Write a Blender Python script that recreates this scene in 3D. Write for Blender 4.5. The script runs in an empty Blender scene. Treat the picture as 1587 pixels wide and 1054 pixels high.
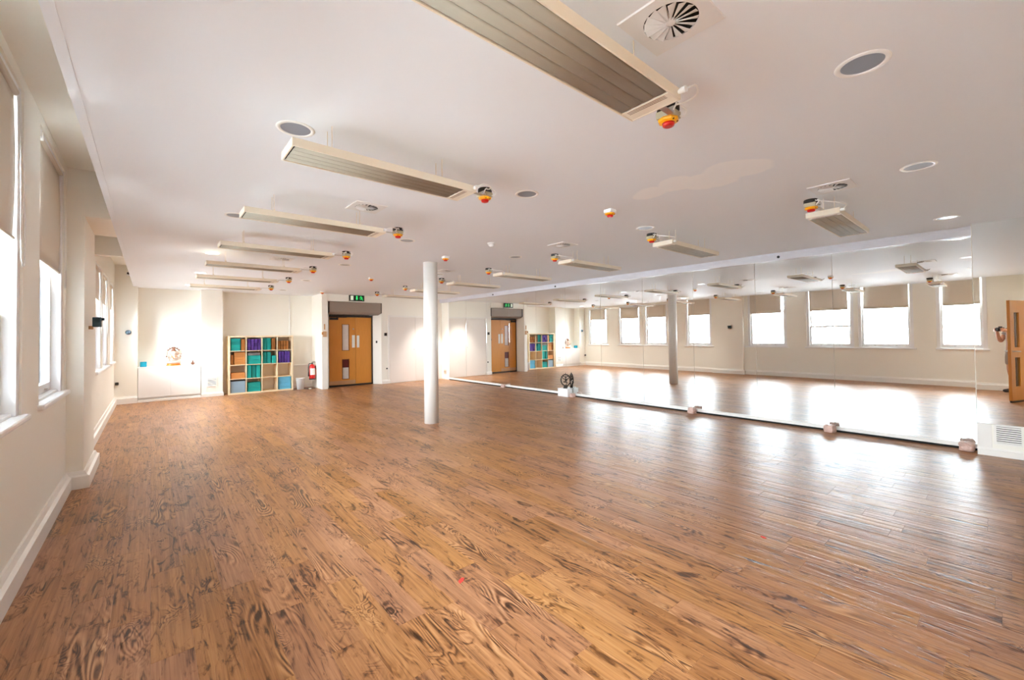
import bpy, bmesh, math, random
from mathutils import Vector, Matrix
random.seed(7)
sc = bpy.context.scene
COL = sc.collection

# ------------------------------------------------------------------ camera, world, exposure
YAW, PITCH, ROLL = 0.7063891, 0.0169654, -0.0123329
def camera_axes():
    c, s = math.cos(YAW), math.sin(YAW); cp, sp = math.cos(PITCH), math.sin(PITCH)
    r0 = Vector((c, -s, 0)); f0 = Vector((s, c, 0)); u0 = Vector((0, 0, 1))
    fwd = f0 * cp + u0 * sp; up = u0 * cp - f0 * sp
    cr, sr = math.cos(ROLL), math.sin(ROLL)
    right2 = r0 * cr + up * sr
    up2 = up * cr - r0 * sr
    return right2, up2, fwd
RT, UP, FW = camera_axes()
cd = bpy.data.cameras.new('camera'); cam = bpy.data.objects.new('camera', cd); COL.objects.link(cam)
cam.matrix_world = Matrix(((RT.x, UP.x, -FW.x, 0), (RT.y, UP.y, -FW.y, 0), (RT.z, UP.z, -FW.z, 1.4), (0, 0, 0, 1)))
cd.sensor_fit = 'HORIZONTAL'; cd.sensor_width = 36; cd.lens = 655.607 / 1587 * 36
cd.shift_y = -18.388 / 1587; cd.clip_start = 0.02; cd.clip_end = 200
sc.camera = cam

SKY = 11.5
w = bpy.data.worlds.new('overcast_sky'); sc.world = w; w.use_nodes = True
bg = w.node_tree.nodes['Background']; bg.inputs[0].default_value = (0.80, 0.90, 1.0, 1); bg.inputs[1].default_value = SKY
try:
    sc.cycles.use_denoising = True
    sc.cycles.denoiser = 'OPENIMAGEDENOISE'
    sc.cycles.max_bounces = 14; sc.cycles.diffuse_bounces = 8; sc.cycles.glossy_bounces = 6
    sc.cycles.transparent_max_bounces = 12
    sc.cycles.sample_clamp_indirect = 12
except Exception:
    pass
vs = sc.view_settings
vs.view_transform = 'Standard'; vs.look = 'None'; vs.gamma = 1; vs.use_curve_mapping = False
vs.exposure = 2.1
sc.display_settings.display_device = 'sRGB'

# ------------------------------------------------------------------ materials
def s2l(c):
    return tuple(((v / 12.92) if v <= 0.04045 else ((v + 0.055) / 1.055) ** 2.4) for v in c)
def rgb(r, g, b):
    return s2l((r / 255, g / 255, b / 255))
MATS = {}
def mat(name, col, rough=0.5, metal=0.0, var=0.06, scale=6.0, bump=0.0, bscale=60.0, spec=0.5, emit=None, stretch=(1, 1, 1)):
    if name in MATS: return MATS[name]
    m = bpy.data.materials.new(name); m.use_nodes = True; nt = m.node_tree; N = nt.nodes; L = nt.links
    b = N['Principled BSDF']
    b.inputs['Roughness'].default_value = rough; b.inputs['Metallic'].default_value = metal
    b.inputs['Specular IOR Level'].default_value = spec
    tc = N.new('ShaderNodeTexCoord'); mp = N.new('ShaderNodeMapping'); mp.inputs['Scale'].default_value = stretch
    L.new(tc.outputs['Object'], mp.inputs['Vector'])
    nz = N.new('ShaderNodeTexNoise'); nz.inputs['Scale'].default_value = scale; nz.inputs['Detail'].default_value = 5
    L.new(mp.outputs[0], nz.inputs['Vector'])
    mx = N.new('ShaderNodeMix'); mx.data_type = 'RGBA'
    mx.inputs[6].default_value = (*[v * (1 - var) for v in col], 1); mx.inputs[7].default_value = (*[min(1, v * (1 + var)) for v in col], 1)
    L.new(nz.outputs['Fac'], mx.inputs[0]); L.new(mx.outputs[2], b.inputs['Base Color'])
    if bump:
        n2 = N.new('ShaderNodeTexNoise'); n2.inputs['Scale'].default_value = bscale; n2.inputs['Detail'].default_value = 4
        L.new(mp.outputs[0], n2.inputs['Vector'])
        bp = N.new('ShaderNodeBump'); bp.inputs['Strength'].default_value = bump; bp.inputs['Distance'].default_value = 0.004
        L.new(n2.outputs['Fac'], bp.inputs['Height']); L.new(bp.outputs[0], b.inputs['Normal'])
    if emit:
        b.inputs['Emission Color'].default_value = (*emit[0], 1); b.inputs['Emission Strength'].default_value = emit[1]
    MATS[name] = m
    return m

M_wall = mat('wall_paint', rgb(247, 244, 234), 0.55, var=0.015, scale=1.2, bump=0.05, bscale=90)
M_ceil = None
M_trim = mat('gloss_white_paint', rgb(244, 241, 235), 0.3, var=0.01, scale=3)
M_frame = mat('window_white_paint', rgb(243, 243, 243), 0.3, var=0.01)
M_beam = mat('beam_grey_paint', rgb(216, 216, 222), 0.4, var=0.02)
M_blind = mat('blind_cloth', rgb(222, 212, 198), 0.8, var=0.02, scale=30, bump=0.1, bscale=400)
def make_translucent(m, f):
    N = m.node_tree.nodes; L = m.node_tree.links; b = N['Principled BSDF']
    t = N.new('ShaderNodeBsdfTranslucent'); t.inputs[0].default_value = (0.95, 0.80, 0.62, 1)
    mx = N.new('ShaderNodeMixShader'); mx.inputs[0].default_value = f
    L.new(b.outputs[0], mx.inputs[1]); L.new(t.outputs[0], mx.inputs[2]); L.new(mx.outputs[0], N['Material Output'].inputs[0])
make_translucent(M_blind, 0.03)
M_chain = mat('white_plastic', rgb(240, 240, 238), 0.35, var=0.01)
M_heater = mat('heater_cream_enamel', rgb(238, 226, 205), 0.4, var=0.01)
M_slat = mat('heater_panel_metal', rgb(166, 156, 138), 0.6, metal=0.15, var=0.04, scale=20, stretch=(0.2, 6, 1))
M_black = mat('black_plastic', rgb(28, 28, 30), 0.4, var=0.05)
M_dark = mat('dark_gap', rgb(20, 18, 16), 0.8, var=0.1)
M_isobox = mat('isolator_grey_box', rgb(186, 178, 150), 0.4, var=0.03)
M_yellow = mat('yellow_plastic', rgb(250, 176, 12), 0.35, var=0.03)
M_red = mat('red_plastic', rgb(205, 22, 16), 0.3, var=0.03)
M_grille = mat('speaker_grille', rgb(146, 154, 166), 0.3, metal=0.1, var=0.05, scale=200)
M_diff = mat('diffuser_white', rgb(236, 234, 232), 0.4, var=0.01)
M_pine = mat('shelf_birch', rgb(240, 218, 182), 0.45, var=0.05, scale=5, stretch=(1, 1, 12))
M_oak = mat('door_oak', rgb(214, 142, 54), 0.35, var=0.14, scale=7, stretch=(9, 9, 0.5))
M_oak2 = mat('door_oak_dark', rgb(140, 78, 26), 0.4, var=0.12, scale=7, stretch=(9, 9, 0.5))
M_steel = mat('brushed_steel', rgb(190, 188, 184), 0.3, metal=0.9, var=0.05)
M_alu = mat('satin_aluminium', rgb(222, 220, 216), 0.4, metal=0.4, var=0.03)
M_copper = mat('worn_kick_plate', rgb(196, 150, 108), 0.4, metal=0.4, var=0.12, scale=9)
M_curt = mat('air_curtain_brown_grey', rgb(152, 138, 126), 0.45, var=0.03)
M_curtd = mat('air_curtain_dark', rgb(62, 52, 46), 0.5, var=0.05)
M_teal = mat('teal_foam', rgb(14, 150, 142), 0.75, var=0.08, bump=0.1)
M_purple = mat('purple_foam', rgb(86, 52, 140), 0.75, var=0.1, bump=0.1)
M_cork = mat('cork', rgb(190, 128, 68), 0.8, var=0.16, scale=40, bump=0.2, bscale=160)
M_cork2 = mat('brown_cork', rgb(158, 98, 40), 0.8, var=0.16, scale=40, bump=0.2, bscale=160)
M_blue = mat('light_blue_foam', rgb(104, 184, 216), 0.7, var=0.05)
M_gblue = mat('grey_blue_box', rgb(142, 168, 186), 0.6, var=0.05)
M_greyc = mat('grey_folded_cloth', rgb(120, 116, 114), 0.9, var=0.2, scale=25)
def vary(m, amt):
    N = m.node_tree.nodes; L = m.node_tree.links; b = N['Principled BSDF']; src = b.inputs['Base Color'].links[0].from_socket
    oi = N.new('ShaderNodeObjectInfo'); mr = N.new('ShaderNodeMapRange'); mr.inputs[3].default_value = 1 - amt; mr.inputs[4].default_value = 1 + amt
    hs = N.new('ShaderNodeHueSaturation'); L.new(oi.outputs['Random'], mr.inputs[0]); L.new(mr.outputs[0], hs.inputs['Value']); L.new(src, hs.inputs['Color']); L.new(hs.outputs[0], b.inputs['Base Color'])
for _m in (M_teal, M_purple, M_cork, M_cork2, M_blue): vary(_m, 0.22)
M_bin = mat('bin_white_plastic', rgb(222, 220, 218), 0.4, var=0.02)
M_extred = mat('extinguisher_red', rgb(206, 24, 22), 0.25, var=0.02)
M_paper = mat('white_label', rgb(236, 234, 226), 0.6, var=0.03)
M_signg = mat('exit_sign_green', rgb(30, 190, 90), 0.4, emit=(rgb(60, 235, 120), 0.25))
M_signw = mat('exit_sign_white', rgb(226, 240, 222), 0.4, emit=(rgb(226, 240, 222), 0.1))
M_signb = mat('exit_sign_dark', rgb(14, 34, 26), 0.35)
M_teald = mat('dark_teal_plastic', rgb(28, 66, 82), 0.4, var=0.04)
M_blued = mat('blue_grey_metal', rgb(120, 150, 172), 0.25, metal=0.6, var=0.05)
M_cab = mat('cabinet_white', rgb(244, 243, 241), 0.35, var=0.01)
M_bronze = mat('dark_bronze', rgb(44, 38, 34), 0.35, metal=0.6, var=0.2, scale=40)
M_gold = mat('antique_gold', rgb(226, 128, 46), 0.4, metal=0.2, var=0.15, scale=30)
M_idol = mat('idol_pale_silver', rgb(206, 186, 172), 0.35, metal=0.2, var=0.25, scale=30)
M_idold = mat('idol_dark_brown', rgb(120, 76, 54), 0.4, metal=0.3, var=0.3, scale=30)
M_salt = mat('pink_salt_crystal', rgb(210, 176, 162), 0.5, var=0.32, scale=30, bump=0.8, bscale=40)
M_cream_sw = mat('beige_plastic', rgb(214, 172, 128), 0.5, var=0.05)
M_pipe = mat('painted_pipe', rgb(240, 236, 228), 0.4, var=0.01)
M_lit = mat('lit_lamp_glass', rgb(255, 250, 240), 0.3, emit=(rgb(255, 246, 228), 6.0))
M_lampg = mat('lamp_glass_unlit', rgb(228, 228, 226), 0.12, var=0.05)
M_skin = mat('skin', rgb(206, 152, 122), 0.5, var=0.05, scale=20)
M_shorts = mat('grey_cloth', rgb(150, 138, 128), 0.85, var=0.08, scale=60)
M_hair = mat('dark_hair', rgb(50, 36, 28), 0.5, var=0.2, scale=60)
M_shoe = mat('shoe_rubber', rgb(60, 58, 58), 0.6, var=0.05)
M_brick = mat('render_facade', rgb(214, 208, 202), 0.8, var=0.06, scale=0.6)
M_bwin = mat('facade_glass', rgb(96, 116, 150), 0.2, var=0.1)
M_pave = mat('pavement', rgb(140, 138, 136), 0.9, var=0.1)
M_redscrap = mat('red_scrap', rgb(220, 60, 50), 0.6)

def glass_mat():
    m = bpy.data.materials.new('window_glass'); m.use_nodes = True; nt = m.node_tree; N = nt.nodes; L = nt.links
    N.remove(N['Principled BSDF'])
    t = N.new('ShaderNodeBsdfTransparent'); g = N.new('ShaderNodeBsdfGlossy'); g.inputs['Roughness'].default_value = 0.01
    t.inputs[0].default_value = (0.97, 0.985, 0.98, 1)
    fr = N.new('ShaderNodeFresnel'); fr.inputs['IOR'].default_value = 1.35
    mx = N.new('ShaderNodeMixShader'); L.new(fr.outputs[0], mx.inputs[0]); L.new(t.outputs[0], mx.inputs[1]); L.new(g.outputs[0], mx.inputs[2])
    L.new(mx.outputs[0], N['Material Output'].inputs[0])
    return m
M_glass = glass_mat()
def mirror_mat():
    m = bpy.data.materials.new('silver_mirror'); m.use_nodes = True
    b = m.node_tree.nodes['Principled BSDF']; N = m.node_tree.nodes
    b.inputs['Metallic'].default_value = 1; b.inputs['Roughness'].default_value = 0.0
    nz = N.new('ShaderNodeTexNoise'); nz.inputs['Scale'].default_value = 3
    mx = N.new('ShaderNodeMix'); mx.data_type = 'RGBA'; mx.inputs[6].default_value = (0.90, 0.925, 0.915, 1); mx.inputs[7].default_value = (0.915, 0.935, 0.925, 1)
    m.node_tree.links.new(nz.outputs['Fac'], mx.inputs[0]); m.node_tree.links.new(mx.outputs[2], b.inputs['Base Color'])
    return m
M_mirror = mirror_mat()

def ceiling_mat():
    m = bpy.data.materials.new('ceiling_paint'); m.use_nodes = True; nt = m.node_tree; N = nt.nodes; L = nt.links
    b = N['Principled BSDF']; b.inputs['Roughness'].default_value = 0.6
    geo = N.new('ShaderNodeNewGeometry'); nz = N.new('ShaderNodeTexNoise'); nz.inputs['Scale'].default_value = 1.6; nz.inputs['Detail'].default_value = 6
    L.new(geo.outputs['Position'], nz.inputs['Vector'])
    # repainted patch: an irregular blob of fresher paint, from distorted distances to three centres
    ad = N.new('ShaderNodeVectorMath'); ad.operation = 'MULTIPLY_ADD'; ad.inputs[1].default_value = (0.34, 0.34, 0); 
    L.new(nz.outputs['Color'], ad.inputs[0]); L.new(geo.outputs['Position'], ad.inputs[2])
    prev = None
    for cx, cy, r in ((3.48, 1.42, 0.21), (3.56, 1.62, 0.20), (3.40, 1.85, 0.16), (3.42, 2.12, 0.13)):
        d = N.new('ShaderNodeVectorMath'); d.operation = 'DISTANCE'; d.inputs[1].default_value = (cx, cy, 2.6)
        L.new(ad.outputs[0], d.inputs[0])
        mr = N.new('ShaderNodeMapRange'); mr.inputs[1].default_value = r; mr.inputs[2].default_value = r + 0.03; mr.inputs[3].default_value = 1; mr.inputs[4].default_value = 0
        L.new(d.outputs['Value'], mr.inputs[0])
        if prev is None: prev = mr.outputs[0]
        else:
            mm = N.new('ShaderNodeMath'); mm.operation = 'MAXIMUM'; L.new(prev, mm.inputs[0]); L.new(mr.outputs[0], mm.inputs[1]); prev = mm.outputs[0]
    mx = N.new('ShaderNodeMix'); mx.data_type = 'RGBA'; mx.inputs[6].default_value = (*rgb(239, 242, 246), 1); mx.inputs[7].default_value = (*rgb(250, 250, 250), 1)
    L.new(prev, mx.inputs[0]); L.new(mx.outputs[2], b.inputs['Base Color'])
    return m
M_ceil = ceiling_mat()

FL_R0, FL_R1 = 0.29, 0.42
def floor_mat():
    m = bpy.data.materials.new('wood_vinyl_plank'); m.use_nodes = True; nt = m.node_tree; N = nt.nodes; L = nt.links
    b = N['Principled BSDF']
    def math_(op, a, c=None):
        n = N.new('ShaderNodeMath'); n.operation = op
        for i, v in enumerate((a, c)):
            if v is None: continue
            if isinstance(v, (int, float)): n.inputs[i].default_value = v
            else: L.new(v, n.inputs[i])
        return n.outputs[0]
    geo = N.new('ShaderNodeNewGeometry'); oi = N.new('ShaderNodeObjectInfo')
    rnd = math_('FRACT', math_('ADD', oi.outputs['Random'], math_('MULTIPLY', geo.outputs['Random Per Island'], 7.31)))
    sp = N.new('ShaderNodeSeparateXYZ'); L.new(geo.outputs['Position'], sp.inputs[0])
    off = math_('MULTIPLY', rnd, 53.0)
    def vec(x, y, z):
        c = N.new('ShaderNodeCombineXYZ')
        for i, v in enumerate((x, y, z)):
            if isinstance(v, (int, float)): c.inputs[i].default_value = v
            else: L.new(v, c.inputs[i])
        return c.outputs[0]
    def noise(v, scale, detail=4, dist=0.0, rough=0.5):
        n = N.new('ShaderNodeTexNoise'); n.inputs['Scale'].default_value = scale; n.inputs['Detail'].default_value = detail
        n.inputs['Distortion'].default_value = dist; n.inputs['Roughness'].default_value = rough; L.new(v, n.inputs['Vector']); return n.outputs['Fac']
    X, Y = sp.outputs[0], sp.outputs[1]
    def ramp(v, a, c, lo=0.0, hi=1.0):
        n = N.new('ShaderNodeMapRange'); n.interpolation_type = 'SMOOTHSTEP'
        n.inputs[1].default_value = a; n.inputs[2].default_value = c; n.inputs[3].default_value = lo; n.inputs[4].default_value = hi
        L.new(v, n.inputs[0]); return n.outputs[0]
    def sv(kx, ky, o=0.0):
        return vec(math_('MULTIPLY', X, kx), math_('ADD', math_('MULTIPLY', Y, ky), off), math_('ADD', off, o))
    # cathedral grain: contour lines of a long stretched noise, kept to some patches
    n1 = noise(sv(5.0, 0.85), 1.0, 1.5, 0.45)
    ring = math_('ABSOLUTE', math_('SINE', math_('MULTIPLY', n1, 105.0)))
    ring = math_('POWER', ring, 2.2)
    patch = ramp(noise(sv(3.2, 1.3, 9.0), 1.0, 2.0, 0.3), 0.53, 0.72)
    cath = math_('MULTIPLY', math_('SUBTRACT', ring, 0.55), patch)
    # straight fibre
    fib = noise(sv(75.0, 2.2), 1.0, 3.0, 0.2)
    fib2 = noise(sv(230.0, 7.0, 3.0), 1.0, 2.0)
    # darker streaks and small knotty figures
    stre = ramp(noise(sv(24.0, 3.0, 5.0), 1.0, 4.0, 1.5, 0.62), 0.52, 0.72)
    blotch = ramp(noise(sv(9.0, 3.2, 51.0), 1.0, 5.0, 1.8, 0.65), 0.56, 0.70)
    knotm = ramp(noise(sv(5.0, 2.4, 17.0), 1.0, 2.0, 0.4), 0.55, 0.68)
    curl = math_('ABSOLUTE', math_('SINE', math_('MULTIPLY', noise(sv(11.0, 4.6, 21.0), 1.0, 2.0, 0.9), 34.0)))
    knot = math_('MULTIPLY', math_('SUBTRACT', curl, 0.72), knotm)
    wide = noise(sv(2.2, 0.6, 31.0), 1.0, 2.0)
    t = math_('ADD', 0.505, math_('MULTIPLY', math_('SUBTRACT', fib, 0.5), 0.5))
    t = math_('ADD', t, math_('MULTIPLY', math_('SUBTRACT', fib2, 0.5), 0.16))
    t = math_('ADD', t, math_('MULTIPLY', math_('SUBTRACT', wide, 0.5), 0.36))
    t = math_('ADD', t, math_('MULTIPLY', cath, 0.44))
    t = math_('SUBTRACT', t, math_('ADD', math_('MULTIPLY', stre, 0.32), math_('MULTIPLY', blotch, 0.30)))
    t = math_('ADD', t, math_('MULTIPLY', knot, 0.42))
    t = math_('ADD', t, math_('MULTIPLY', math_('SUBTRACT', rnd, 0.5), 0.06))
    cr = N.new('ShaderNodeValToRGB'); e = cr.color_ramp.elements
    e[0].position = 0.08; e[0].color = (*rgb(58, 34, 20), 1); e[1].position = 0.92; e[1].color = (*rgb(214, 172, 130), 1)
    for p, c in ((0.26, rgb(98, 60, 34)), (0.42, rgb(146, 96, 58)), (0.58, rgb(174, 122, 80)), (0.74, rgb(192, 144, 102))):
        q = e.new(p); q.color = (*c, 1)
    L.new(t, cr.inputs[0])
    hs = N.new('ShaderNodeHueSaturation'); L.new(cr.outputs[0], hs.inputs['Color'])
    rnd2 = math_('FRACT', math_('MULTIPLY', rnd, 17.7))
    L.new(math_('ADD', 0.498, math_('MULTIPLY', rnd2, 0.008)), hs.inputs['Hue']); L.new(math_('ADD', 0.93, math_('MULTIPLY', rnd2, 0.12)), hs.inputs['Saturation'])
    L.new(hs.outputs[0], b.inputs['Base Color'])
    rr = N.new('ShaderNodeMapRange'); rr.inputs[3].default_value = FL_R0; rr.inputs[4].default_value = FL_R1
    L.new(fib, rr.inputs[0]); L.new(rr.outputs[0], b.inputs['Roughness'])
    b.inputs['Specular IOR Level'].default_value = 0.36
    bp = N.new('ShaderNodeBump'); bp.inputs['Strength'].default_value = 0.9; bp.inputs['Distance'].default_value = 0.003
    low = noise(sv(26.0, 0.9, 41.0), 1.0, 2.0)
    hh = math_('ADD', math_('MULTIPLY', fib, 0.35), math_('MULTIPLY', low, 1.5))
    hh = math_('SUBTRACT', hh, math_('MULTIPLY', stre, 0.25))
    L.new(hh, bp.inputs['Height']); L.new(bp.outputs[0], b.inputs['Normal'])
    return m
M_floor = floor_mat()

# ------------------------------------------------------------------ helpers
def link(name, bm, m, parent=None, smooth=False, bevel=0.0, segs=2):
    me = bpy.data.meshes.new(name); bmesh.ops.recalc_face_normals(bm, faces=bm.faces[:])
    bm.to_mesh(me); bm.free(); me.materials.append(m)
    if smooth:
        for p in me.polygons: p.use_smooth = True
    o = bpy.data.objects.new(name, me); COL.objects.link(o)
    if parent is not None: o.parent = parent
    if bevel:
        b = o.modifiers.new('bevel', 'BEVEL'); b.width = bevel; b.segments = segs; b.limit_method = 'ANGLE'; b.angle_limit = math.radians(50)
    return o
def bx(bm, x0, x1, y0, y1, z0, z1):
    if x0 > x1: x0, x1 = x1, x0
    if y0 > y1: y0, y1 = y1, y0
    if z0 > z1: z0, z1 = z1, z0
    v = [bm.verts.new(p) for p in ((x0, y0, z0), (x1, y0, z0), (x1, y1, z0), (x0, y1, z0), (x0, y0, z1), (x1, y0, z1), (x1, y1, z1), (x0, y1, z1))]
    for f in ((0, 3, 2, 1), (4, 5, 6, 7), (0, 1, 5, 4), (1, 2, 6, 5), (2, 3, 7, 6), (3, 0, 4, 7)):
        bm.faces.new([v[i] for i in f])
def box(name, x0, x1, y0, y1, z0, z1, m, parent=None, bevel=0.0):
    bm = bmesh.new(); bx(bm, x0, x1, y0, y1, z0, z1); return link(name, bm, m, parent, bevel=bevel)
def lathe(bm, prof, segs=24, axis='Z', at=(0, 0, 0), cap=True):
    rings = []
    for r, h in prof:
        ring = []
        for i in range(segs):
            a = 2 * math.pi * i / segs; p = (r * math.cos(a), r * math.sin(a), h)
            if axis == 'X': p = (p[2], p[0], p[1])
            if axis == 'Y': p = (p[0], p[2], p[1])
            ring.append(bm.verts.new((p[0] + at[0], p[1] + at[1], p[2] + at[2])))
        rings.append(ring)
    for a, b in zip(rings, rings[1:]):
        for i in range(segs):
            bm.faces.new((a[i], a[(i + 1) % segs], b[(i + 1) % segs], b[i]))
    if cap:
        bm.faces.new(rings[0][::-1]); bm.faces.new(rings[-1])
def rod(name, prof, m, parent=None, segs=24, axis='Z', at=(0, 0, 0), smooth=True):
    bm = bmesh.new(); lathe(bm, prof, segs, axis, at); o = link(name, bm, m, parent)
    if smooth:
        for p in o.data.polygons: p.use_smooth = len(p.vertices) == 4
    return o
def tube(bm, pts, r, segs=8):
    pts = [Vector(p) for p in pts]; rings = []
    n = len(pts); up = Vector((0, 0, 1))
    for i, p in enumerate(pts):
        t = (pts[min(i + 1, n - 1)] - pts[max(i - 1, 0)]).normalized()
        a = t.cross(up if abs(t.dot(up)) < 0.95 else Vector((1, 0, 0))).normalized(); c = t.cross(a)
        rr = r[i] if isinstance(r, (list, tuple)) else r
        rings.append([bm.verts.new(p + (a * math.cos(2 * math.pi * k / segs) + c * math.sin(2 * math.pi * k / segs)) * rr) for k in range(segs)])
    for a, b in zip(rings, rings[1:]):
        for k in range(segs): bm.faces.new((a[k], a[(k + 1) % segs], b[(k + 1) % segs], b[k]))
    bm.faces.new(rings[0][::-1]); bm.faces.new(rings[-1])
def wire(name, pts, r, m, parent=None, segs=8):
    bm = bmesh.new(); tube(bm, pts, r, segs); return link(name, bm, m, parent, smooth=True)
def spline(pts, n=8):
    pts = [Vector(p) for p in pts]; out = []
    P = [pts[0]] + pts + [pts[-1]]
    for i in range(1, len(P) - 2):
        for k in range(n):
            t = k / n; a, b, c, d = P[i - 1], P[i], P[i + 1], P[i + 2]
            out.append(0.5 * ((2 * b) + (c - a) * t + (2 * a - 5 * b + 4 * c - d) * t * t + (3 * b - a - 3 * c + d) * t ** 3))
    out.append(pts[-1]); return out
def ell(bm, c, r, seg=16, rings=10, rot=None):
    mtx = Matrix.Translation(c) @ (rot.to_4x4() if rot else Matrix.Identity(4)) @ Matrix.Diagonal((*r, 1))
    bmesh.ops.create_uvsphere(bm, u_segments=seg, v_segments=rings, radius=1, matrix=mtx)
def thing(name, label, cat, loc=(0, 0, 0), group=None, rz=0):
    o = bpy.data.objects.new(name, None); COL.objects.link(o); o.location = loc; o.rotation_euler = (0, 0, rz); o.empty_display_size = 0.05
    o['label'] = label; o['category'] = cat
    if group: o['group'] = group
    return o
def tag(o, label, cat, group=None):
    o['label'] = label; o['category'] = cat
    if group: o['group'] = group
    return o
def struct(o, label=None):
    o['kind'] = 'structure'
    if label: o['label'] = label
    return o
def copy_tree(o, parent=None, loc=None):
    c = o.copy(); COL.objects.link(c)
    if parent is not None: c.parent = parent
    if loc is not None: c.location = loc
    for ch in list(o.children): copy_tree(ch, c)
    return c
ORD = ['first', 'second', 'third', 'fourth', 'fifth', 'sixth', 'seventh', 'eighth', 'ninth', 'tenth']

# ------------------------------------------------------------------ room constants
XL, XR, YB, YF, H, HT = -0.61, 7.284, -0.75, 13.0, 2.6, 3.05

def wall_grid(name, x0, x1, yr, zr, holes, m):
    """wall slab between x0 and x1 with rectangular holes (y0,y1,z0,z1)"""
    ys = sorted({*yr, *[h[0] for h in holes], *[h[1] for h in holes]}); zs = sorted({*zr, *[h[2] for h in holes], *[h[3] for h in holes]})
    bm = bmesh.new()
    def solid(i, j):
        if i < 0 or j < 0 or i >= len(ys) - 1 or j >= len(zs) - 1: return False
        y, z = (ys[i] + ys[i + 1]) / 2, (zs[j] + zs[j + 1]) / 2
        return not any(h[0] < y < h[1] and h[2] < z < h[3] for h in holes)
    def quad(*p): bm.faces.new([bm.verts.new(q) for q in p])
    for i in range(len(ys) - 1):
        for j in range(len(zs) - 1):
            if not solid(i, j): continue
            a, b, c, d = ys[i], ys[i + 1], zs[j], zs[j + 1]
            quad((x0, a, c), (x0, b, c), (x0, b, d), (x0, a, d)); quad((x1, a, c), (x1, b, c), (x1, b, d), (x1, a, d))
            if not solid(i - 1, j): quad((x0, a, c), (x1, a, c), (x1, a, d), (x0, a, d))
            if not solid(i + 1, j): quad((x0, b, c), (x1, b, c), (x1, b, d), (x0, b, d))
            if not solid(i, j - 1): quad((x0, a, c), (x1, a, c), (x1, b, c), (x0, b, c))
            if not solid(i, j + 1): quad((x0, a, d), (x1, a, d), (x1, b, d), (x0, b, d))
    bmesh.ops.remove_doubles(bm, verts=bm.verts[:], dist=1e-5)
    return link(name, bm, m)

# windows: number -> y0, y1, head, meeting rail height, blind y0, y1, blind bottom
WIN = [
    (0.10, 1.18, 2.97, 2.09, 0.20, 1.06, 2.02),
    (1.60, 2.74, 2.97, 2.09, 1.69, 2.62, 2.02),
    (2.84, 3.98, 2.97, 1.56, 2.97, 3.90, 2.03),
    (4.50, 5.64, 2.97, 2.09, 4.66, 5.60, 2.02),
    (6.84, 7.80, 2.97, 2.09, 6.90, 7.72, 2.06),
    (8.54, 9.54, 2.56, 2.09, 8.60, 9.46, 2.05),
    (9.72, 10.78, 2.56, 2.09, 9.82, 10.70, 2.05),
    (11.36, 12.42, 2.56, 2.09, 11.48, 12.34, 2.05),
]
ZS = 0.93
wl = struct(wall_grid('wall_left', XL - 0.30, XL, (YB - 0.9, 13.2), (-0.05, HT + 0.1), [(a[0], a[1], ZS, a[2]) for a in WIN], M_wall))
# shallow panel under the fourth window is part of the same wall; pilaster between the two window bays
struct(box('pilaster', XL - 0.02, -0.49, 5.76, 6.72, 0, H, M_wall))
struct(box('beam', XL - 0.02, -0.305, 5.76, 6.72, H, HT + 0.02, M_wall))
struct(box('beam', XL - 0.02, -0.305, 8.0, 8.12, 2.565, HT + 0.02, M_wall))
struct(box('trough_ceiling', XL - 0.30, -0.30, YB - 0.9, 13.2, HT, HT + 0.1, M_wall))
struct(box('ceiling', -0.305, XR + 0.5, YB - 0.9, 13.2, H, HT + 0.1, M_ceil))
struct(box('trim_1', -0.303, -0.262, YB, 12.62, H - 0.004, H + 0.002, M_ceil))

# back wall: one extruded outline with its piers, alcove and door recess
def poly_wall(name, pts, thick, z0, z1, m):
    bm = bmesh.new(); out = pts + thick
    lo = [bm.verts.new((x, y, z0)) for x, y in out]; hi = [bm.verts.new((x, y, z1)) for x, y in out]
    n = len(out)
    for i in range(n):
        bm.faces.new((lo[i], lo[(i + 1) % n], hi[(i + 1) % n], hi[i]))
    f0 = bm.faces.new(lo[::-1]); f1 = bm.faces.new(hi)
    bmesh.ops.triangulate(bm, faces=[f0, f1])
    return link(name, bm, m)
BACK = [(XL - 0.1, 12.62), (-0.23, 12.62), (-0.23, 12.93), (0.92, 12.93), (0.92, 12.62), (1.35, 12.62), (1.35, YF), (3.52, YF), (3.52, 12.05), (3.67, 12.05), (3.79, 12.36), (3.79, 12.62), (5.06, 12.62), (5.06, 12.36), (5.22, 12.12), (XR + 0.3, 12.12)]
struct(poly_wall('wall_back', BACK, [(XR + 0.3, 13.3), (XL - 0.1, 13.3)], -0.05, HT + 0.05, M_wall))
struct(box('lintel', 3.66, 5.24, 12.07, 12.63, 2.405, HT, M_wall))
# right wall behind the mirrors, nearer boxed-out part at its near end
RIGHT = [(XR + 0.016, 12.3), (XR + 0.016, 0.25), (7.10, 0.25), (7.10, YB)]
struct(poly_wall('wall_right', RIGHT, [(7.7, YB), (7.7, 12.3)], -0.05, HT + 0.05, M_wall))
struct(box('trim_2', XR - 0.005, XR + 0.02, 11.66, 11.71, 0, 2.49, M_trim, bevel=0.003))
struct(box('wall_front', 1.30, 7.7, YB - 0.15, YB, -0.05, HT, M_wall))
struct(box('wall_front', XL, 1.30, YB - 0.9, YB - 0.8, -0.05, HT, M_wall))
struct(box('wall_front', 1.30, 1.36, YB - 0.9, YB - 0.15, -0.05, HT, M_wall))
struct(box('trim_3', 1.24, 1.31, YB - 0.06, YB + 0.02, 0, 2.1, M_trim, bevel=0.004))

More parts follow.
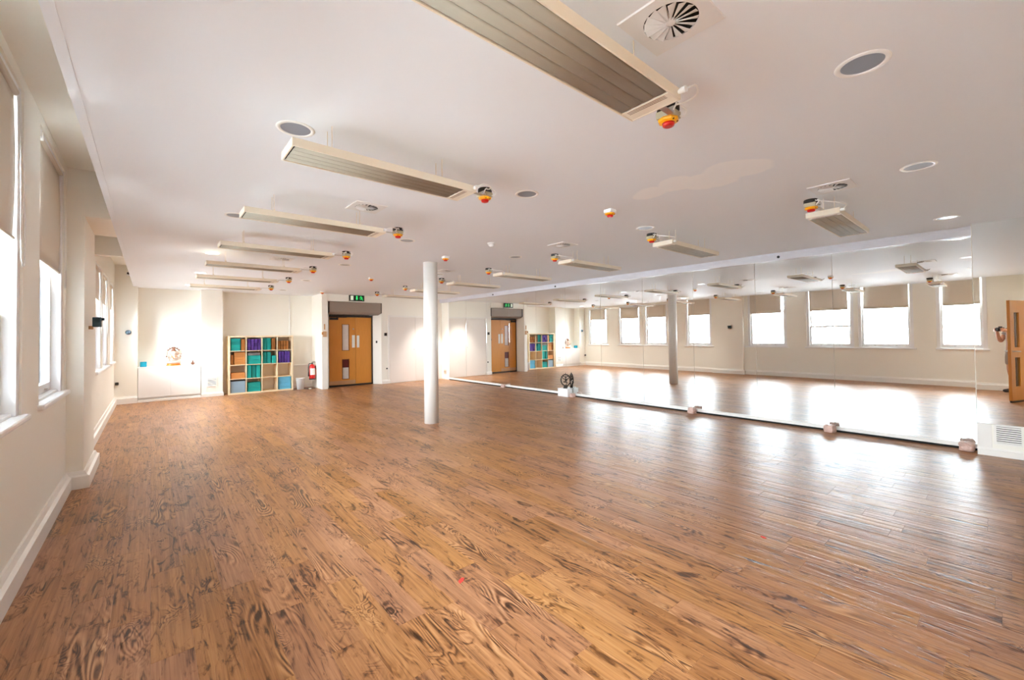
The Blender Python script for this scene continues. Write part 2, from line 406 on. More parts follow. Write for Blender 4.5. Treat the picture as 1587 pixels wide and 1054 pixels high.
# boxed beam over the mirrors
bm = bmesh.new()
bx(bm, 7.215, XR + 0.02, 0.25, 12.12, 2.49, H)
struct(link('trim_4', bm, M_beam, bevel=0.004))
struct(box('trim_5', 7.207, 7.216, 0.25, 12.12, 2.555, 2.57, M_beam))

# baseboards
def baseboard(name, pts, h=0.15, d=0.045, m=M_trim):
    """pts run with the room on their left hand side"""
    prof = [(0, 0), (d, 0), (d, h * 0.72), (d * 0.55, h * 0.80), (d * 0.30, h), (0, h)]
    P = [Vector((*p, 0)) for p in pts]; n = len(P); bm = bmesh.new(); rows = []
    for i, p in enumerate(P):
        nn = []
        for a, b in ((i - 1, i), (i, i + 1)):
            if a >= 0 and b < n:
                t = (P[b] - P[a]).normalized(); nn.append(Vector((-t.y, t.x, 0)))
        k = nn[0] if len(nn) == 1 else (nn[0] + nn[1]) / (1 + nn[0].dot(nn[1]))
        rows.append([bm.verts.new(p + k * q[0] + Vector((0, 0, q[1]))) for q in prof])
    for a, b in zip(rows, rows[1:]):
        for k in range(len(prof)):
            bm.faces.new((a[k], a[(k + 1) % len(prof)], b[(k + 1) % len(prof)], b[k]))
    bm.faces.new(rows[0]); bm.faces.new(rows[-1][::-1])
    return struct(link(name, bm, m))
baseboard('baseboard_left', [(-0.23, 12.62), (XL, 12.62), (XL, 6.72), (-0.49, 6.72), (-0.49, 5.76), (XL, 5.76), (XL, YB)][::1], 0.16, 0.045)
baseboard('baseboard_back', [(3.52, YF), (2.99, YF)], 0.1, 0.02)
baseboard('baseboard_back', [(1.35, 12.9), (1.35, 12.62), (0.92, 12.62)], 0.1, 0.02)
baseboard('baseboard_back', [(5.47, 12.12), (5.22, 12.12)], 0.12, 0.03)
baseboard('baseboard_right', [(7.10, YB), (7.10, 0.25)], 0.085, 0.02)
struct(box('baseboard_right', 7.262, XR + 0.02, 0.25, 11.66, 0.026, 0.074, M_trim, bevel=0.003))
struct(box('shadow_gap_strip', 7.272, XR + 0.02, 0.25, 11.66, 0, 0.026, M_dark))  # dark strip paints in the shadow gap below the mirror rail

# ------------------------------------------------------------------ windows and portals
for n, (y0, y1, hd, zm, b0, b1, bz) in enumerate(WIN, 1):
    t = bpy.data.objects.new('window_%d' % n, None); COL.objects.link(t); t.location = (XL, (y0 + y1) / 2, ZS); t['kind'] = 'structure'
    yc = (y0 + y1) / 2; a, b = y0 - yc, y1 - yc; hz = hd - ZS; zr = zm - ZS
    bm = bmesh.new()
    for q in ((a, a + 0.07), (b - 0.07, b)):
        bx(bm, -0.20, -0.012, q[0], q[1], 0, hz)
    bx(bm, -0.20, -0.012, a + 0.07, b - 0.07, hz - 0.06, hz); bx(bm, -0.20, -0.03, a + 0.07, b - 0.07, 0, 0.035)
    link('window_frame', bm, M_frame, t, bevel=0.004)
    def sash(xa, xb, z0, z1, bot, top):
        s = bmesh.new()
        bx(s, xa, xb, a + 0.07, a + 0.115, z0, z1); bx(s, xa, xb, b - 0.115, b - 0.07, z0, z1)
        bx(s, xa, xb, a + 0.115, b - 0.115, z0, z0 + bot); bx(s, xa, xb, a + 0.115, b - 0.115, z1 - top, z1)
        so = link('sash', s, M_frame, t, bevel=0.003)
        xm = (xa + xb) / 2
        box('pane', xm - 0.003, xm + 0.003, a + 0.115, b - 0.115, z0 + bot, z1 - top, M_glass, so)
    sash(-0.115, -0.075, 0.035, zr, 0.075, 0.04)
    sash(-0.165, -0.125, zr - 0.02, hz - 0.06, 0.04, 0.045)
    for s in (-0.22, 0.22):
        box('sash_lift', -0.075, -0.055, s - 0.02, s + 0.02, 0.06, 0.072, M_steel, t)
    # portal in the opening
    ld = bpy.data.lights.new('window_portal', 'AREA'); ld.shape = 'RECTANGLE'; ld.size = y1 - y0; ld.size_y = hz
    lo = bpy.data.objects.new('window_portal', ld); COL.objects.link(lo); lo.location = (XL - 0.29, yc, ZS + hz / 2)
    lo.rotation_euler = (0, math.radians(-90), 0); ld.size = hz; ld.size_y = y1 - y0
    ld.cycles.is_portal = True
for k, (a, b) in enumerate(((0.07, 1.2), (1.55, 4.03), (4.46, 5.74), (6.76, 7.86), (8.50, 10.84), (11.30, 12.47))):
    bm = bmesh.new(); bx(bm, XL - 0.09, -0.575, a, b, 0.905, 0.945)
    o = struct(link('window_sill', bm, M_frame, bevel=0.012)); 

# ------------------------------------------------------------------ roller blinds
wn = ['on the window nearest the camera wall', 'on the wide window beside the low sash', 'on the window with its upper sash lowered', 'on the window next to the pilaster',
      'on the window just past the pilaster', 'on the first window of the far pair', 'on the second window of the far pair', 'on the last window by the corner pier']
for n, (y0, y1, hd, zm, b0, b1, bz) in enumerate(WIN):
    t = thing('roller_blind', 'beige roller blind half lowered ' + wn[n], 'blind', (XL - 0.03, (b0 + b1) / 2, hd), 'beige roller blinds at the windows')
    h = (b1 - b0) / 2; top = -0.06; xo = 0.0
    bm = bmesh.new(); nseg = 10; grid = []
    for k in range(nseg + 1):
        z = top - (hd - bz + top) * k / nseg; bow = 0.010 * math.sin(math.pi * k / nseg)
        grid.append([bm.verts.new((xo + bow, -h + 2 * h * q / 6 * 1.0 + (0.012 * math.sin(k * 0.5) if q in (0, 6) else 0) * 0, z)) for q in range(7)])
    for p, q in zip(grid, grid[1:]):
        for k in range(6): bm.faces.new((p[k], p[k + 1], q[k + 1], q[k]))
    o = link('blind_fabric', bm, M_blind, t, smooth=True); sm = o.modifiers.new('thickness', 'SOLIDIFY'); sm.thickness = 0.002
    bm = bmesh.new(); lathe(bm, [(0.022, -h - 0.01), (0.022, h + 0.01)], 16, 'Y', (0, 0, -0.045)); link('blind_roller', bm, M_blind, t, smooth=True)
    box('bottom_bar', -0.006, 0.010, -h, h, bz - hd - 0.012, bz - hd + 0.006, M_blind, t, bevel=0.003)
    for s in (-1, 1):
        bm = bmesh.new(); bx(bm, -0.03, 0.028, s * (h + 0.012), s * (h + 0.020), -0.075, -0.012); link('blind_bracket', bm, M_chain, t, bevel=0.003)
    cz = -1.0 if n != 2 else -1.02
    yk = h + 0.03
    wire('bead_chain', spline([(0.02, yk, -0.05), (0.03, yk - 0.012, cz * 0.6), (0.032, yk - 0.01, cz), (0.034, yk + 0.03, cz - 0.085), (0.034, yk + 0.075, cz), (0.03, yk + 0.07, cz * 0.6), (0.02, yk + 0.02, -0.05)], 6), 0.004, M_chain, t, 6)

# ------------------------------------------------------------------ floor planks
fl = struct(box('floor', XL - 0.1, 7.6, YB - 0.9, 13.1, -0.08, -0.004, M_dark))
PW, PL = 0.1524, 0.9144
def plank_mesh(bm, x0, x1, y0, y1, e=0.0012, d=0.0012):
    v0 = [bm.verts.new(p) for p in ((x0, y0, -0.005), (x1, y0, -0.005), (x1, y1, -0.005), (x0, y1, -0.005))]
    vm = [bm.verts.new(p) for p in ((x0, y0, -d), (x1, y0, -d), (x1, y1, -d), (x0, y1, -d))]
    v1 = [bm.verts.new(p) for p in ((x0 + e, y0 + e, 0), (x1 - e, y0 + e, 0), (x1 - e, y1 - e, 0), (x0 + e, y1 - e, 0))]
    for i in range(4):
        j = (i + 1) % 4
        bm.faces.new((v0[i], v0[j], vm[j], vm[i])); bm.faces.new((vm[i], vm[j], v1[j], v1[i]))
    bm.faces.new(v1)
planks = []
i = 0; x = XL
while x < 7.35:
    y = YB - 0.9 - random.random() * PL
    while y < 13.05:
        planks.append((x, min(x + PW, 7.42), y, y + PL)); y += PL
    x += PW
def inview(p):
    v = Vector(((p[0] + p[1]) / 2, (p[2] + p[3]) / 2, -1.4)); d = v.dot(FW)
    return d > 0.3 and abs(v.dot(RT) / d) < 1.32 and -v.dot(UP) / d < 1.0 and p[2] > -0.1 and p[0] < 7.2
planks.sort(key=lambda p: (not inview(p), ((p[0] + p[1]) / 2) ** 2 + ((p[2] + p[3]) / 2) ** 2))
bm = bmesh.new(); plank_mesh(bm, 0, PW, 0, PL)
proto = link('plank', bm, M_floor, fl); proto.location = (planks[0][0], planks[0][2], 0)
for p in planks[1:300]:
    c = proto.copy(); COL.objects.link(c); c.location = (p[0], p[2], 0)
bm = bmesh.new()
for p in planks[300:]: plank_mesh(bm, *p)
o = link('planks_beyond', bm, M_floor, fl); o['kind'] = 'stuff'

# ------------------------------------------------------------------ mirrors
mt = thing('wall_mirror', 'long wall mirror of tall frameless panels along the dance floor wall', 'mirror', (XR, 6.0, 0.075))
seams = [0.255, 1.59, 2.59, 3.60, 4.61, 5.62, 6.635, 7.61, 8.65, 9.66, 10.68, 11.66]
for a, b in zip(seams, seams[1:]):
    bm = bmesh.new(); bx(bm, 0.0, 0.015, a - 6.0 + 0.0015, b - 6.0 - 0.0015, 0.0, 2.415); link('mirror_panel', bm, M_mirror, mt, bevel=0.001, segs=1)
# nearer mirror at the end of the wall, hung slightly askew
m2 = thing('end_mirror', 'separate mirror sheet above the white vent panel at the wall end', 'mirror', (7.085, 0.245, 0.355))
bm = bmesh.new(); bx(bm, -0.006, 0.006, -0.98, 0.0, 0.0, 2.243); link('mirror_panel', bm, M_mirror, m2)
m2.rotation_euler = (0, 0, 0.0135)

# ------------------------------------------------------------------ column
t = thing('column', 'round white painted column standing in the middle of the floor', 'column', (3.46, 6.09, 0)); t['kind'] = 'structure'
rod('column_shaft', [(0.114, 0), (0.114, H)], M_trim, t, 40)
for k in range(9):
    z = 0.98 + k * 0.16 + random.uniform(-.04, .04); tl = random.uniform(-.05, .05)
    pts = [(0.1145 * math.cos(a), 0.1145 * math.sin(a), z + tl * math.sin(a)) for a in [2 * math.pi * q / 32 for q in range(33)]]
    wire('wrap_seam', pts, 0.0016, M_trim, t, 5)

# ------------------------------------------------------------------ ceiling heaters
def heater_proto(name, sgn, label):
    """sgn=+1: connection plate at the +x end"""
    t = thing(name, label, 'heater', (0, 0, 0)); L2, W2, T = 0.585, 0.122, 0.046
    bm = bmesh.new()
    bx(bm, -L2, L2, -W2, -W2 + 0.008, 0, T); bx(bm, -L2, L2, W2 - 0.008, W2, 0, T)
    bx(bm, -L2, -L2 + 0.010, -W2 + 0.008, W2 - 0.008, 0, T); bx(bm, L2 - 0.010, L2, -W2 + 0.008, W2 - 0.008, 0, T)
    bx(bm, -L2 + 0.010, L2 - 0.010, -W2 + 0.008, W2 - 0.008, T - 0.006, T)
    link('housing', bm, M_heater, t, bevel=0.002)
    e0, e1 = (-L2 + 0.018, L2 - 0.10) if sgn > 0 else (-L2 + 0.10, L2 - 0.018)
    w = (2 * W2 - 0.03) / 4
    for k in range(4):
        ya = -W2 + 0.013 + k * (w + 0.0016)
        bm = bmesh.new(); n = 7
        prof = [(ya + w * q / n, 0.004 - 0.003 * math.sin(math.pi * q / n)) for q in range(n + 1)]
        for (a, za), (b, zb) in zip(prof, prof[1:]):
            bm.faces.new([bm.verts.new(p) for p in ((e0, a, za), (e1, a, za), (e1, b, zb), (e0, b, zb))])
        bmesh.ops.remove_doubles(bm, verts=bm.verts[:], dist=1e-5)
        o = link('heating_panel', bm, M_slat, t, smooth=True); sm = o.modifiers.new('thickness', 'SOLIDIFY'); sm.thickness = 0.004
    box('panel_gap', e0 - 0.006, e1 + 0.006, -W2 + 0.009, W2 - 0.009, 0.010, 0.014, M_dark, t)
    pa, pb = (e1 + 0.008, L2 - 0.010) if sgn > 0 else (-L2 + 0.010, e0 - 0.008)
    pl = box('connection_plate', pa, pb, -W2 + 0.009, W2 - 0.009, 0.001, 0.006, M_heater, t, bevel=0.001)
    for q in (0.012, 0.022, 0.032):
        xx = pa + q if sgn > 0 else pb - q
        box('printed_line', xx - 0.0014, xx + 0.0014, -W2 + 0.03, W2 - 0.03, 0.0003, 0.002, M_idold, pl)
    for s in (-0.36, 0.36):
        bm = bmesh.new(); bx(bm, s - 0.010, s + 0.010, -0.06, 0.06, T, T + 0.008)
        bx(bm, s - 0.006, s + 0.006, -0.052, -0.046, T + 0.008, T + 0.03)
        for yy in (-0.04, 0.04): bx(bm, s - 0.0018, s + 0.0018, yy - 0.0018, yy + 0.0018, T + 0.008, 0.2)
        link('hanger', bm, M_heater, t)
    xe = sgn * L2
    rod('cable_gland', [(0.013, 0), (0.013, 0.02), (0.008, 0.035)], M_chain, t, 12, 'Y', (xe - sgn * 0.02, -W2 - 0.034, 0.026))
    wire('cable', spline([(xe - sgn * 0.02, -W2 - 0.02, 0.026), (xe + sgn * 0.03, -W2 - 0.05, 0.05), (xe + sgn * 0.12, -W2 - 0.01, 0.06), (xe + sgn * 0.17, -W2 + 0.07, 0.08), (xe + sgn * 0.19, 0.01, 0.10)], 6), 0.0045, M_chain, t, 6)
    return t
ROWY = [1.01, 2.51, 4.0, 5.51, 7.0, 8.53, 10.05]
pA = heater_proto('ceiling_heater', +1, 'long cream radiant heater under the ceiling, huge and closest to the camera')
for k, y in enumerate(ROWY):
    o = pA if k == 0 else copy_tree(pA)
    o.location = (1.14, y, 2.40); o['group'] = 'radiant heaters in the row beside the windows'
    o['label'] = 'cream radiant ceiling heater, %s from the camera in the window-side row' % ORD[k]
pB = heater_proto('ceiling_heater', -1, 'x')
for k, y in enumerate(ROWY):
    o = pB if k == 0 else copy_tree(pB)
    o.location = (4.99, y + 0.01, 2.40); o['group'] = 'radiant heaters in the row beside the mirror'
    o['label'] = 'cream radiant ceiling heater, %s from the camera in the mirror-side row' % ORD[k]

# isolator switches
def isolator_proto(dark, sgn=1):
    t = thing('isolator_switch', 'x', 'switch', (0, 0, 0))
    z = 0.0
    if dark:
        rod('conduit_box', [(0.050, 0), (0.053, -0.004), (0.053, -0.026), (0.046, -0.03)], M_black, t, 20); z = -0.03
    hb = 0.034
    box('switch_box', -0.043, 0.043, -0.043, 0.043, z - hb, z, M_isobox if dark else M_chain, t, bevel=0.004)
    z -= hb
    bm = bmesh.new(); lathe(bm, [(0.030, z - 0.020), (0.046, z - 0.015), (0.050, z - 0.008), (0.048, z)], 8); link('yellow_plate', bm, M_yellow, t, bevel=0.002)
    rod('red_knob', [(0.018, z - 0.038), (0.027, z - 0.034), (0.030, z - 0.020)], M_red, t, 20)
    for q in (-0.018, 0.018): rod('plate_screw', [(0.004, z - 0.018), (0.004, z - 0.012)], M_dark, t, 8, 'Z', (q, -0.036, 0.0))
    if dark:
        bm = bmesh.new(); bx(bm, -sgn * 0.30, -sgn * 0.044, -0.055, -0.025, -0.0685, -0.0645); bx(bm, -sgn * 0.05, -sgn * 0.043, -0.055, -0.025, -0.0645, -0.035); link('fixing_arm', bm, M_steel, t)
        for q in (-1, 1):
            wire('cable', spline([(q * 0.02, -0.052, -0.012), (q * 0.046, -0.068, -0.03), (q * 0.05, -0.056, -0.052), (q * 0.03, -0.044, -0.056)], 5), 0.0045, M_chain, t, 6)
    else:
        wire('cable', spline([(0.043, 0, -0.02), (0.058, 0.0, -0.012), (0.066, 0, 0.0)], 5), 0.005, M_chain, t, 6)
    return t
for row, xx, dy, sg in (('window-side', 1.93, 0.05, 1), ('mirror-side', 4.25, 0.05, -1)):
    iA = isolator_proto(True, sg)
    for k, y in enumerate(ROWY):
        o = iA if k == 0 else copy_tree(iA)
        o.location = (xx, y + dy, 2.515); o['group'] = 'isolator switches of the %s heaters' % row
        o['label'] = 'isolator with red knob on yellow plate, at the end of %s %s heater' % (ORD[k], row)
iB = isolator_proto(False)
for k, y in enumerate((2.47, 5.47, 8.30, 11.5)):
    o = iB if k == 0 else copy_tree(iB)
    o.location = (3.37, y, H); o['group'] = 'white isolators along the middle of the ceiling'
    o['label'] = 'white box isolator alone mid-ceiling, ' + ('nearest of the middle line', 'beside the column head', 'between column and exit sign', 'last before the oak double door')[k]

# round downlights and speakers
def disc_proto(name, inner, im, cat):
    t = thing(name, 'x', cat, (0, 0, 0))
    bm = bmesh.new(); lathe(bm, [(0.078, 0.0), (0.080, -0.004), (0.098, -0.004), (0.103, 0.002), (0.078, 0.002)], 40, cap=False); link('trim_ring', bm, M_trim, t, smooth=True)
    rod(inner, [(0.079, -0.0005), (0.079, 0.003)], im, t, 40)
    return t
spots = []
sp = disc_proto('ceiling_speaker', 'speaker_grille', M_grille, 'speaker'); first = True
desc = {(0.63, 2.63): 'behind the end of the second window-side heater', (0.63, 4.85): 'behind the end of the third window-side heater',
        (2.43, 0.40): 'large in view between the big heater and the mirror', (2.43, 2.63): 'just past the second window-side heater isolator', (2.43, 4.85): 'just past the third window-side heater isolator',
        (4.27, 0.40): 'beside the first mirror-side heater', (4.27, 2.65): 'beside the second mirror-side heater', (4.25, 4.88): 'in front of the fourth mirror-side heater'}
for (x, y), d in desc.items():
    o = sp if first else copy_tree(sp); first = False
    o.location = (x, y, H); o['label'] = 'round grey-meshed ceiling speaker, ' + d; o['group'] = 'round grey ceiling speakers'
def lamp_in(x, y, e, cone=100, col=(1.0, 0.97, 0.92)):
    ld = bpy.data.lights.new('downlight_lamp', 'SPOT'); ld.spot_size = math.radians(cone); ld.spot_blend = 0.9; ld.shadow_soft_size = 0.05; ld.energy = e; ld.color = col
    lo = bpy.data.objects.new('downlight_lamp', ld); COL.objects.link(lo); lo.location = (x, y, H - 0.06)
dn = disc_proto('downlight', 'lamp_glass', M_lit, 'light'); first = True
LIT = [(0.62, 0.40, 15, 'over the entrance beside the windows'), (0.65, 7.2, 26, 'nearest of the three beside the far windows'), (0.68, 9.45, 34, 'middle of the three beside the far windows'), (0.65, 11.73, 46, 'last of the three near the white cabinet'),
       (0.45, -1.15, 25, 'added in the unseen lobby behind the open door'), (6.62, 11.5, 75, 'in the far corner by the mirror, behind the column')]  # lobby downlight is added, unseen, to brighten the lobby behind the door glass
for k, (x, y, e, d) in enumerate(LIT):
    o = dn if first else copy_tree(dn); first = False
    o.location = (x, y, H); o['group'] = 'lit downlights near the windows' if k < 4 else 'other lit downlights'
    o['label'] = 'lit round white downlight, ' + d
    lamp_in(x, y, e, 80 if x > 6 else 105)
du = disc_proto('downlight', 'lamp_glass', M_lampg, 'light'); first = True
for k, (x, y) in enumerate(((2.44, 7.1), (2.47, 9.5), (2.5, 11.73), (4.25, 7.15), (6.48, 0.40))):
    o = du if first else copy_tree(du); first = False
    o.location = (x, y, H); o['group'] = 'unlit downlights'
    o['label'] = 'unlit round downlight in white ring, ' + ('past the fourth window-side isolator', 'past the sixth window-side isolator', 'close to the oak double door', 'past the fifth mirror-side heater', 'close to the boxed beam over the mirror')[k]

# swirl diffusers
def diffuser_proto():
    t = thing('air_diffuser', 'x', 'vent', (0, 0, 0)); R = 0.100; S = 0.142
    bm = bmesh.new(); n = 48
    def sq(a):
        c, s = math.cos(a), math.sin(a); k = S / max(abs(c), abs(s)); return (k * c, k * s)
    ai = [bm.verts.new((R * math.cos(2 * math.pi * i / n + math.pi / 4), R * math.sin(2 * math.pi * i / n + math.pi / 4), -0.006)) for i in range(n)]
    ao = [bm.verts.new((*sq(2 * math.pi * i / n + math.pi / 4), -0.006)) for i in range(n)]
    au = [bm.verts.new((*[v * 1.02 for v in sq(2 * math.pi * i / n + math.pi / 4)], 0.0)) for i in range(n)]
    ad = [bm.verts.new((R * math.cos(2 * math.pi * i / n + math.pi / 4), R * math.sin(2 * math.pi * i / n + math.pi / 4), -0.0005)) for i in range(n)]
    for i in range(n):
        j = (i + 1) % n
        bm.faces.new((ai[i], ai[j], ao[j], ao[i])); bm.faces.new((ao[i], ao[j], au[j], au[i])); bm.faces.new((ad[i], ad[j], ai[j], ai[i]))
    link('face_plate', bm, M_diff, t)
    rod('dark_throat', [(R, -0.0009), (R, -0.0001)], M_dark, t, 40)
    rod('hub', [(0.016, -0.012), (0.02, -0.008), (0.02, -0.001)], M_diff, t, 20)
    for k in range(16):
        a = 2 * math.pi * k / 16; bm = bmesh.new()
        c, s = math.cos(a), math.sin(a)
        def P(r, off, z): return bm.verts.new((r * c - off * s, r * s + off * c, z))
        lo = [P(0.018, 0, -0.012), P(R * 0.985, 0, -0.012), P(R * 0.93, 0.030, -0.0015), P(0.018, 0.005, -0.0015)]
        hi = [P(0.018, 0.001, -0.013), P(R * 0.985, 0.001, -0.013), P(R * 0.93, 0.031, -0.0025), P(0.018, 0.006, -0.0025)]
        bm.faces.new(lo); bm.faces.new(hi[::-1])
        for i in range(4): bm.faces.new((lo[i], lo[(i + 1) % 4], hi[(i + 1) % 4], hi[i]))
        link('vane', bm, M_diff, t)
    return t
df = diffuser_proto()
DIFF = [((1.515, 0.815), 'large in view beside the big heater'), ((1.51, 3.27), 'between the second and third window-side heaters'), ((1.51, 6.26), 'between the fourth and fifth window-side heaters'),
        ((4.30, 0.60), 'by the first mirror-side heater'), ((4.22, 3.27), 'between the second and third mirror-side heaters'), ((4.2, 6.26), 'beyond the column near the mirror-side heaters')]
DIFF[1] = ((1.511, 3.818 - 0.0), DIFF[1][1]); DIFF[2] = ((1.508, 7.123), DIFF[2][1]); DIFF[3] = ((4.309, 0.923), DIFF[3][1]); DIFF[4] = ((4.18, 3.835), DIFF[4][1]); DIFF[5] = ((4.118, 6.70), DIFF[5][1])
for k, ((x, y), d) in enumerate(DIFF):
    o = df if k == 0 else copy_tree(df)
    o.location = (x, y, H); o['label'] = 'square white ceiling air vent with round swirl vanes, ' + d; o['group'] = 'square swirl air vents'

t = thing('smoke_detector', 'small white smoke detector on the ceiling between column and mirror', 'detector', (3.36, 4.33, H))
rod('detector_base', [(0.05, 0), (0.05, -0.012)], M_chain, t, 28); rod('detector_head', [(0.042, -0.012), (0.040, -0.03), (0.022, -0.045), (0.0225, -0.05)], M_chain, t, 28)

# ------------------------------------------------------------------ far wall: cabinet
t = thing('low_cabinet', 'white low two-door cabinet built into the far alcove under a statue', 'cabinet', (0.345, 12.62, 0))
bm = bmesh.new(); bx(bm, -0.57, 0.57, 0.02, 0.308, 0.09, 0.755); link('carcass', bm, M_cab, t)
box('cabinet_top', -0.574, 0.574, -0.005, 0.309, 0.755, 0.785, M_cab, t, bevel=0.003)
box('plinth', -0.57, 0.57, 0.04, 0.308, 0, 0.09, M_cab, t)
for a, b in ((-0.565, -0.003), (0.003, 0.565)):
    d = box('door', a, b, 0.0, 0.019, 0.10, 0.75, M_cab, t, bevel=0.002)
    box('door_pull', (b - 0.09 if a < 0 else a + 0.01), (b - 0.01 if a < 0 else a + 0.09), -0.005, 0.001, 0.735, 0.742, M_trim, d)
box('front_skirting', -0.57, 0.57, -0.03, 0.0, 0, 0.05, M_trim, t, bevel=0.004)

# vent grille in the wall by the cabinet
def grille(name, label, w, h, n, loc, rz, fm):
    t = thing(name, label, 'vent', loc, None, rz)
    bm = bmesh.new()
    bx(bm, -w - 0.02, -w, -0.006, 0.0, -h - 0.02, h + 0.02); bx(bm, w, w + 0.02, -0.006, 0.0, -h - 0.02, h + 0.02)
    bx(bm, -w, w, -0.006, 0, h, h + 0.02); bx(bm, -w, w, -0.006, 0, -h - 0.02, -h); link('grille_frame', bm, fm, t)
    box('dark_back', -w, w, -0.0012, -0.0002, -h, h, M_dark, t)
    for k in range(n):
        z = -h + 2 * h * (k + 0.5) / n; p = 2 * h / n
        bm = bmesh.new()
        q = [(-w, -0.008, z - p * 0.30), (w, -0.008, z - p * 0.30), (w, -0.002, z + p * 0.28), (-w, -0.002, z + p * 0.28)]
        lo = [bm.verts.new(v) for v in q]; hi = [bm.verts.new((v[0], v[1] + 0.001, v[2] - 0.002)) for v in q]
        bm.faces.new(lo); bm.faces.new(hi[::-1])
        for i in range(4): bm.faces.new((lo[i], lo[(i + 1) % 4], hi[(i + 1) % 4], hi[i]))
        link('slat', bm, fm, t)
    return t
grille('vent_grille', 'small white louvred vent low on the wall between cabinet and cubby shelf', 0.083, 0.09, 5, (1.13, 12.62, 0.345), 0, M_trim)
grille('vent_grille', 'white louvred vent under the end mirror at the wall end', 0.088, 0.09, 8, (7.10, 0.018, 0.24), math.radians(-90), M_trim)
struct(box('trim_7', 7.094, 7.101, 0.14, 0.25, 0.085, 0.352, M_trim, bevel=0.002))

# statue on the cabinet: seated elephant-headed deity
t = thing('deity_statue', 'seated elephant-headed deity statue on the white cabinet', 'statue', (0.405, 12.77, 0.785))
bm = bmesh.new(); lathe(bm, [(0.135, 0), (0.14, 0.012), (0.12, 0.03), (0.128, 0.05), (0.125, 0.06)], 20)
for v in bm.verts: v.co.y *= 0.7
link('pedestal', bm, M_gold, t, smooth=True)
bm = bmesh.new()
ell(bm, (0, -0.01, 0.15), (0.085, 0.065, 0.085)); ell(bm, (0, 0, 0.215), (0.075, 0.05, 0.05))
for s in (-1, 1):
    tube(bm, spline([(s * 0.03, -0.02, 0.09), (s * 0.11, -0.04, 0.085), (s * 0.04, -0.085, 0.08), (-s * 0.02, -0.08, 0.078)], 5), 0.03, 10)
    tube(bm, spline([(s * 0.065, 0, 0.225), (s * 0.115, -0.01, 0.18), (s * 0.105, -0.06, 0.19), (s * 0.10, -0.08, 0.22)], 5), 0.019, 8)
    tube(bm, spline([(s * 0.06, 0.01, 0.235), (s * 0.12, 0.01, 0.25), (s * 0.125, 0.0, 0.31), (s * 0.12, 0, 0.335)], 5), 0.017, 8)
    ell(bm, (s * 0.122, -0.002, 0.345), (0.02, 0.014, 0.024), 10, 8); ell(bm, (s * 0.10, -0.085, 0.235), (0.018, 0.014, 0.022), 10, 8)
link('seated_body', bm, M_idol, t, smooth=True)
bm = bmesh.new(); ell(bm, (0, -0.02, 0.295), (0.055, 0.05, 0.055))
tube(bm, spline([(0, -0.06, 0.285), (0.0, -0.088, 0.245), (0.012, -0.092, 0.20), (0.045, -0.088, 0.18), (0.06, -0.088, 0.195)], 6), [0.026 - 0.016 * k / 24 for k in range(25)], 10)
for s in (-1, 1): ell(bm, (s * 0.072, 0, 0.295), (0.042, 0.010, 0.052), 14, 8)
link('elephant_head', bm, M_idol, t, smooth=True)
rod('crown', [(0.048, 0.335), (0.05, 0.35), (0.036, 0.365), (0.038, 0.38), (0.024, 0.395), (0.014, 0.425), (0.004, 0.45)], M_idold, t, 18)
bm = bmesh.new(); bmesh.ops.create_circle(bm, segments=4, radius=0.001)
bm.clear()
pts = [(0.125 * math.cos(a), 0.035, 0.27 + 0.145 * math.sin(a)) for a in [math.radians(-30 + 240 * k / 24) for k in range(25)]]
tube(bm, pts, 0.011, 8)
for k in range(1, 24, 2): ell(bm, (pts[k][0] * 1.12, 0.035, 0.27 + (pts[k][2] - 0.27) * 1.10), (0.012, 0.008, 0.014), 8, 6)
link('back_arch', bm, M_idold, t, smooth=True)
bm = bmesh.new(); tube(bm, spline([(-0.045, -0.055, 0.24), (0.0, -0.088, 0.165), (0.045, -0.055, 0.24)], 8), 0.007, 8); link('garland', bm, M_gold, t, smooth=True)

# other things on the cabinet
o = box('teal_block', -0.19, -0.075, 12.72, 12.84, 0.785, 0.90, M_blue if False else mat('bright_teal_foam', rgb(8, 160, 190), 0.7), None, bevel=0.006); tag(o, 'small bright teal block at the corner end of the white cabinet', 'block')
t = thing('figurine', 'tiny brown seated figurine beside a pale dish on the cabinet', 'figurine', (0.765, 12.76, 0.785))
rod('figurine_base', [(0.028, 0), (0.03, 0.008), (0.022, 0.016)], M_idold, t, 16)
bm = bmesh.new(); ell(bm, (0, 0, 0.04), (0.024, 0.02, 0.03)); ell(bm, (0, 0, 0.085), (0.016, 0.016, 0.02)); tube(bm, spline([(-0.02, -0.004, 0.055), (-0.034, -0.02, 0.035), (0, -0.03, 0.028), (0.034, -0.02, 0.035), (0.02, -0.004, 0.055)], 5), 0.008, 8)
link('figurine_body', bm, M_idold, t, smooth=True)
t = thing('trinket_dish', 'pale pink low dish at the far end of the white cabinet', 'dish', (0.865, 12.74, 0.785))
bm = bmesh.new(); lathe(bm, [(0.028, 0), (0.04, 0.01), (0.05, 0.055), (0.046, 0.055), (0.036, 0.014)], 24); link('dish_bowl', bm, mat('pale_pink_glaze', rgb(228, 200, 190), 0.3), t, smooth=True)
t = thing('paper_stack', 'loose white papers beside the statue on the cabinet', 'papers', (0.13, 12.76, 0.785))
for k in range(4):
    o = box('sheet', -0.11, 0.11, -0.08, 0.08, k * 0.0022, k * 0.0022 + 0.0018, M_paper, t); o.rotation_euler = (0, 0, random.uniform(-.3, .3))

